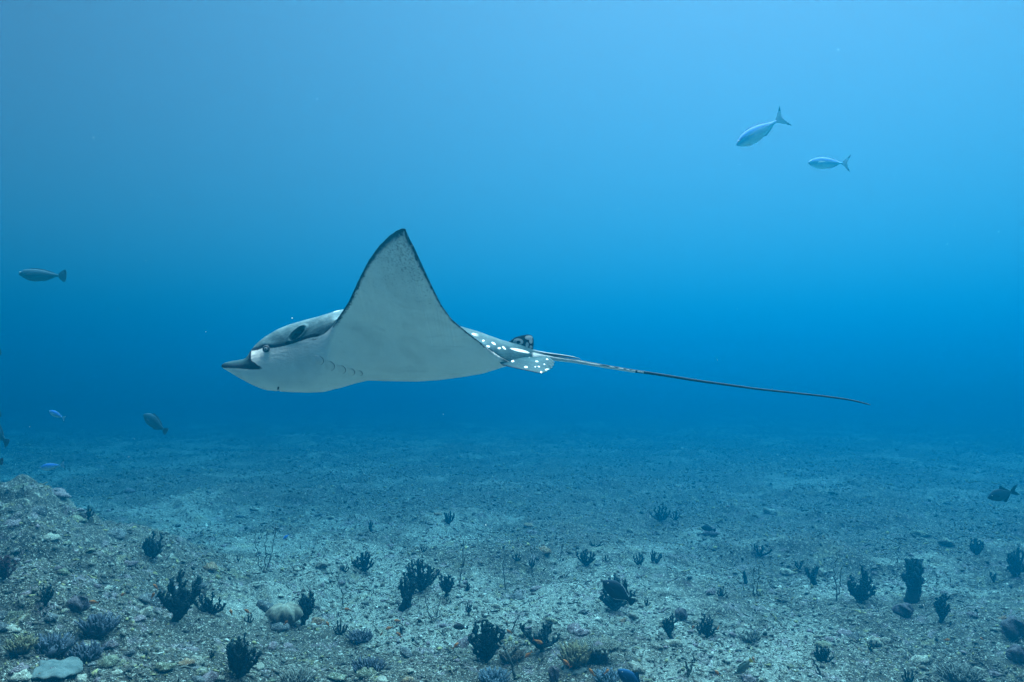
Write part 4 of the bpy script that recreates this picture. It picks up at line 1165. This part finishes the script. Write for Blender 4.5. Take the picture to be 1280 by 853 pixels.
def plate(pts, th):
    """closed thin plate from an outline in x,z"""
    n = len(pts); cx, cz = sum(p[0] for p in pts) / n, sum(p[1] for p in pts) / n
    v = [(x, -th * .25, z) for x, z in pts] + [(x, th * .25, z) for x, z in pts] + [(cx, -th, cz), (cx, th, cz)]
    f = []
    for i in range(n):
        j = (i + 1) % n
        f += [(2 * n, i, j), (2 * n + 1, n + j, n + i), (i, n + i, n + j, j)]
    return v, f
def fish(name, px, py, Y, L, shape, tilt, skin, finmat, tail, label, group=None, yaw=0, extras=(), width=.11, tailmat=None, simple=False):
    c = at(px, py, Y)
    root = empty(name, tuple(c), (0, R(tilt), R(yaw))); tag(root, label, 'fish', group)
    S = np.array(SHAPES[shape]); B = L * .80                   # body length without tail
    n, k = (26, 20) if not simple else (12, 10)
    ts = np.linspace(0, 1, n) ** 1.15
    up = np.interp(ts, S[:, 0], S[:, 1]) * L; lo = np.interp(ts, S[:, 0], S[:, 2]) * L
    for _ in range(1): up[1:-1] = .25 * up[:-2] + .5 * up[1:-1] + .25 * up[2:]; lo[1:-1] = .25 * lo[:-2] + .5 * lo[1:-1] + .25 * lo[2:]
    wd = np.interp(ts, [0, .06, .2, .4, .7, .95, 1], [.006, .045, .085, .1, .065, .014, .010]) * L * width / .11
    v, f = [], []
    for i in range(n):
        x = -L / 2 + B * ts[i]
        for j in range(k):
            a = 2 * math.pi * j / k
            zz = math.sin(a)
            v.append((x, wd[i] * math.cos(a), (up[i] if zz > 0 else lo[i]) * zz))
    for i in range(n - 1):
        for j in range(k): f.append((i * k + j, (i + 1) * k + j, (i + 1) * k + (j + 1) % k, i * k + (j + 1) % k))
    f.append(tuple(range(k))); f.append(tuple((n - 1) * k + j for j in range(k))[::-1])
    m = MB(); m.add(v, f); m.build('body', skin, root)
    xt = -L / 2 + B * .97; th = L * .008
    def fp(nm, pts, mat, par=root):
        m = MB(); m.add(*plate([(a * L, b * L) for a, b in pts], th)); return m.build(nm, mat, par, smooth=False)
    r0 = S[-1][1]; e = xt / L
    tm = tailmat or finmat
    if tail == 'fork':
        t1 = fp('tail_fin', [(e, r0), (e + .07, .085), (e + .15, .165), (e + .195, .215), (e + .185, .17), (e + .13, .055), (e + .085, .0), (e + .13, -.055), (e + .185, -.17), (e + .195, -.215), (e + .15, -.165), (e + .07, -.085), (e, -r0)], tm)
        if not simple:
            for s in (1, -1):
                m = MB(); m.add(*plate([(a * L, s * b * L) for a, b in ((e + .135, .15), (e + .165, .18), (e + .198, .218), (e + .188, .172), (e + .165, .115))], th * 1.5)); m.build('tail_tip', TIPB, t1, smooth=False)
    elif tail == 'fan':
        fp('tail_fin', [(e, r0), (e + .05, .07), (e + .10, .105), (e + .145, .112), (e + .165, .06), (e + .168, 0), (e + .165, -.06), (e + .145, -.112), (e + .10, -.105), (e + .05, -.07), (e, -r0)], tm)
    elif tail == 'lyre':
        fp('tail_fin', [(e, r0), (e + .06, .10), (e + .15, .17), (e + .30, .20), (e + .19, .12), (e + .13, .05), (e + .12, 0), (e + .13, -.05), (e + .19, -.11), (e + .27, -.15), (e + .15, -.145), (e + .06, -.10), (e, -r0)], tm)
    d = np.interp
    U = lambda t: float(d(t, S[:, 0], S[:, 1])); D = lambda t: float(d(t, S[:, 0], S[:, 2])); X = lambda t: -.5 + .8 * t
    if simple:
        fp('dorsal_fin', [(X(.25), U(.25) - .02), (X(.4), U(.4) + .05), (X(.8), U(.8) + .03), (X(.85), U(.85) - .02)], finmat)
        return root
    hgt = {'fusilier': .028, 'unicorn': .018, 'oval': .045, 'trigger': .10}[shape]
    if shape == 'trigger':
        df = fp('dorsal_fin', [(X(.55), U(.55) - .03), (X(.60), U(.6) + .10), (X(.68), U(.68) + .12), (X(.80), U(.8) + .07), (X(.93), U(.93) + .02), (X(.95), U(.95) - .03)], finmat)
        af = fp('anal_fin', [(X(.57), -D(.57) + .03), (X(.62), -D(.62) - .10), (X(.70), -D(.70) - .12), (X(.82), -D(.82) - .07), (X(.93), -D(.93) - .02), (X(.95), -D(.95) + .03)], finmat)
    else:
        fp('dorsal_fin', [(X(.25), U(.25) - .015), (X(.32), U(.32) + hgt), (X(.55), U(.55) + hgt), (X(.8), U(.8) + hgt * .8), (X(.88), U(.88) + hgt * .3), (X(.9), U(.9) - .015)], finmat)
        fp('anal_fin', [(X(.58), -D(.58) + .015), (X(.64), -D(.64) - hgt), (X(.8), -D(.8) - hgt * .8), (X(.88), -D(.88) - hgt * .2), (X(.9), -D(.9) + .015)], finmat)
    for s in (-1, 1):
        if 'no_eye' not in extras:
            et = .075 if shape != 'trigger' else .17
            ez = U(et) * .42
            ew = float(d(et, [0, .06, .2, .4], [.006, .045, .085, .1])) * width / .11
            m = MB(); rr_ = .020 if shape == 'fusilier' else .016
            m.add(*blob(12, 8, lambda a, t: (rr_ * L * math.sin(math.pi * t) * math.cos(a), s * -.010 * L * math.cos(math.pi * t), rr_ * L * math.sin(math.pi * t) * math.sin(a))))
            eo = m.build('eye', EYEW, root, (X(et) * L, s * ew * L * .92, ez * L))
            m = MB(); m.add(*blob(10, 6, lambda a, t: (rr_ * .55 * L * math.sin(math.pi * t) * math.cos(a), s * -.006 * L * math.cos(math.pi * t), rr_ * .55 * L * math.sin(math.pi * t) * math.sin(a))))
            m.build('pupil', EYEB, eo, (0, s * .0065 * L, 0))
        # pectoral fin standing a little off the flank
        m = MB(); vv, ff = plate([(0, .012 * L), (.05 * L, .030 * L), (.12 * L, .020 * L), (.15 * L, .004 * L), (.10 * L, -.010 * L), (0, -.012 * L)], th * .8)
        vv = [(x, y + s * x * .35, z) for x, y, z in vv]
        m.add(vv, ff); m.build('pectoral_fin', finmat if 'pale_pec' not in extras else LINE, root, (X(.27) * L, s * .092 * L * width / .11, -.02 * L), smooth=False)
    if 'white_lines' in extras:
        for sgn, f_ in ((1, U), (-1, D)):
            m = MB(); m.tube([((X(t)) * L, 0, sgn * (f_(t) + .004) * L) for t in np.linspace(.56, .94, 10)], [.011 * L] * 10, 6); m.build('fin_line', LINE, root)
    if 'pale_tail_root' in extras:
        m = MB(); m.tube([((X(.93)) * L, 0, 0), ((X(1.0)) * L, 0, 0)], [.055 * L, .05 * L], 10); m.build('tail_band', LINE, root)
    return root

fish('fusilier', 952, 163, 4.1, .305, 'fusilier', -29, FUS, FUSF, 'fork', 'larger blue fusilier diving steeply in open water, black tail tips', None, -14, width=.14)
fish('fusilier', 1037, 204, 5.0, .275, 'fusilier', 4, FUS, FUSF, 'fork', 'smaller blue fusilier swimming level in open water with pale side fin', None, -10, ('pale_pec',), width=.13)
fish('fusilier', 72, 519, 9.4, .25, 'fusilier', 24, FUS, FUSF, 'fork', 'distant pale blue fusilier heading up over the mound', None, -6)
fish('fusilier', 66, 583, 9.4, .30, 'fusilier', -7, FUS, FUSF, 'fork', 'distant pale blue fusilier just above the crest of the mound', None, 10)
fish('unicornfish', 55, 344, 6.0, .445, 'unicorn', 3, UNI, UNIF, 'fan', 'slender grey unicornfish swimming level in open water with dark rounded tail', None, -8)
fish('surgeonfish', 195, 530, 7.8, .345, 'oval', 34, UNI, UNIF, 'fan', 'dark oval surgeonfish swimming head up in open water', None, -10, ('no_eye',))
SG = 'surgeonfish off the mound'
fish('surgeonfish', -3, 541, 7.5, .42, 'oval', 36, UNI, UNIF, 'fan', 'dark surgeonfish over the mound, lower of two with only rear showing', SG, -20, ('no_eye',))
fish('surgeonfish', -16, 523, 7.0, .34, 'oval', -20, UNI, UNIF, 'fan', 'dark surgeonfish over the mound with only its tail tip showing', SG, -10, ('no_eye',))
fish('surgeonfish', -19, 444, 6.5, .32, 'oval', -14, UNI, UNIF, 'fan', 'dark surgeonfish high above the mound with only tail showing', SG, 0, ('no_eye',))
fish('surgeonfish', -14, 576, 7.0, .30, 'oval', 4, DARKRED, DARKRED, 'fan', 'reddish fish low beside the mound crest with only rear showing', SG, 0, ('no_eye',))
fish('triggerfish', 774, 741, 5.2, .265, 'trigger', 33, TRG, TRGF, 'fan', 'black triggerfish with pale lines at its fins, in front of coral fan', None, -10, ('white_lines',))
fish('triggerfish', 1253, 618, 6.0, .225, 'trigger', -16, TRG, TRGF, 'lyre', 'black triggerfish with long lyre tail swimming above the rubble plain', None, -8)
fish('triggerfish', 886, 661, 8.6, .18, 'oval', 12, TRG, TRGF, 'fan', 'small black fish hovering above the far rubble plain', None, 0)
fish('damselfish', 576, 784, 5.4, .115, 'oval', 5, DUSK, TRGF, 'fan', 'small dusky fish with pale tail root beside the upright black coral', None, 0, ('pale_tail_root',))
fish('triggerfish', 790, 851, 4.5, .20, 'trigger', 34, TRGB, TRGB, 'fan', 'dark blue triggerfish low over the foreground rubble', None, -12)
fish('damselfish', 931, 833, 4.9, .14, 'oval', -42, OLV, OLV, 'fan', 'olive oval fish with yellow tail nosing down to rubble', None, 0, tailmat=YTL)
AG, AL = 'small orange fish hovering over the rubble', 'small orange fish hovering low over the rubble'
ar = random.Random(4)
for (px, py, ln, ti) in [(195, 734, 9, 40), (191, 745, 8, 60), (154, 743, 8, -30), (118, 753, 12, 5), (289, 766, 8, 70), (310, 765, 9, 30), (357, 779, 7, 50), (410, 781, 8, 60),
   (435, 762, 9, 5), (497, 776, 8, 10), (487, 785, 9, -15), (477, 792, 6, -60), (499, 794, 9, 45), (569, 808, 10, 40), (637, 790, 8, 25), (672, 802, 12, -20), (661, 818, 11, -40), (709, 830, 12, 45),
   (740, 841, 10, 50), (758, 840, 8, 40), (898, 785, 6, -60), (866, 785, 6, 60), (942, 825, 7, 70), (1183, 800, 7, 5), (1228, 799, 6, 30), (897, 842, 9, 50)]:
    g0 = ground_hit(px, py + 9); Y = max(g0[1] - .25, 3.5)
    fish('orange_fish', px, py, Y, ln * 1.15 * pxm(Y), 'oval', ti, ANT, ANT, 'fork', AL, AG, ar.choice([0, 0, 180]) + ar.uniform(-25, 25), simple=True)
fish('yellow_fish', 134, 713, 6.4, .075, 'oval', 5, YEL, YEL, 'fan', 'tiny yellow fish over the slope of the mound', None, 0, simple=True)
fish('blue_fish', 358, 671, 7.5, .08, 'oval', -40, BLU, BLU, 'fork', 'tiny bright blue fish beside the trio of sea whips', None, 0, simple=True)
fish('teal_fish', 3, 719, 5.6, .07, 'oval', -35, TEAL, TEAL, 'fan', 'tiny teal fish in front of the dark red coral fan', None, 0, simple=True)

# drifting specks in the water
def build_specks():
    rng = np.random.default_rng(8)
    m = MB()
    o = np.array([[1, 0, 0], [-1, 0, 0], [0, 1, 0], [0, -1, 0], [0, 0, 1], [0, 0, -1]], float)
    f = [(0, 2, 4), (2, 1, 4), (1, 3, 4), (3, 0, 4), (2, 0, 5), (1, 2, 5), (3, 1, 5), (0, 3, 5)]
    for _ in range(110):
        y = rng.uniform(1.0, 6.5); x = y * rng.uniform(-.72, .72); z = CAMZ + y * rng.uniform(-.3, .48)
        if z < height(x, y) + .1 or z > HAZE_TOP - .1: continue
        m.add(o * rng.uniform(.5, 1.5, (6, 1)) * (.0003 + .0007 * rng.random() ** 3) * y ** .5 + [x, y, z], f)
    mt, nt, b = material('drifting_speck'); b.inputs['Base Color'].default_value = (.75, .78, .78, 1)
    tag(m.build('drifting_specks', mt, smooth=False), 'pale specks drifting in the water', 'specks', None, 'stuff')
build_specks()

# ------------------------------------------------------------------ the water between things
def build_haze():
    m = bpy.data.materials.new('sea_water'); m.use_nodes = True
    nt = m.node_tree
    for n_ in list(nt.nodes):
        if n_.type == 'BSDF_PRINCIPLED': nt.nodes.remove(n_)
    pv = nt.nodes.new('ShaderNodeVolumePrincipled')
    pv.inputs['Color'].default_value = (*WATER_SCATTER, 1)
    pv.inputs['Absorption Color'].default_value = (*WATER_ABSORB, 1)
    pv.inputs['Density'].default_value = HAZE_DENSITY
    pv.inputs['Anisotropy'].default_value = WATER_G
    out = [n_ for n_ in nt.nodes if n_.type == 'OUTPUT_MATERIAL'][0]
    nt.links.new(pv.outputs[0], out.inputs['Volume'])

    mb = MB()
    a, lo, hi = 82.0, -2.0, HAZE_TOP
    v = [(x, y, z) for z in (lo, hi) for y in (-a, a) for x in (-a, a)]
    mb.add(v, [(0, 2, 3, 1), (4, 5, 7, 6), (0, 1, 5, 4), (2, 6, 7, 3), (0, 4, 6, 2), (1, 3, 7, 5)])
    o = mb.build('haze', m, smooth=False)
    tag(o, 'clear blue sea water fading everything with distance', None, None, 'stuff')
build_haze()
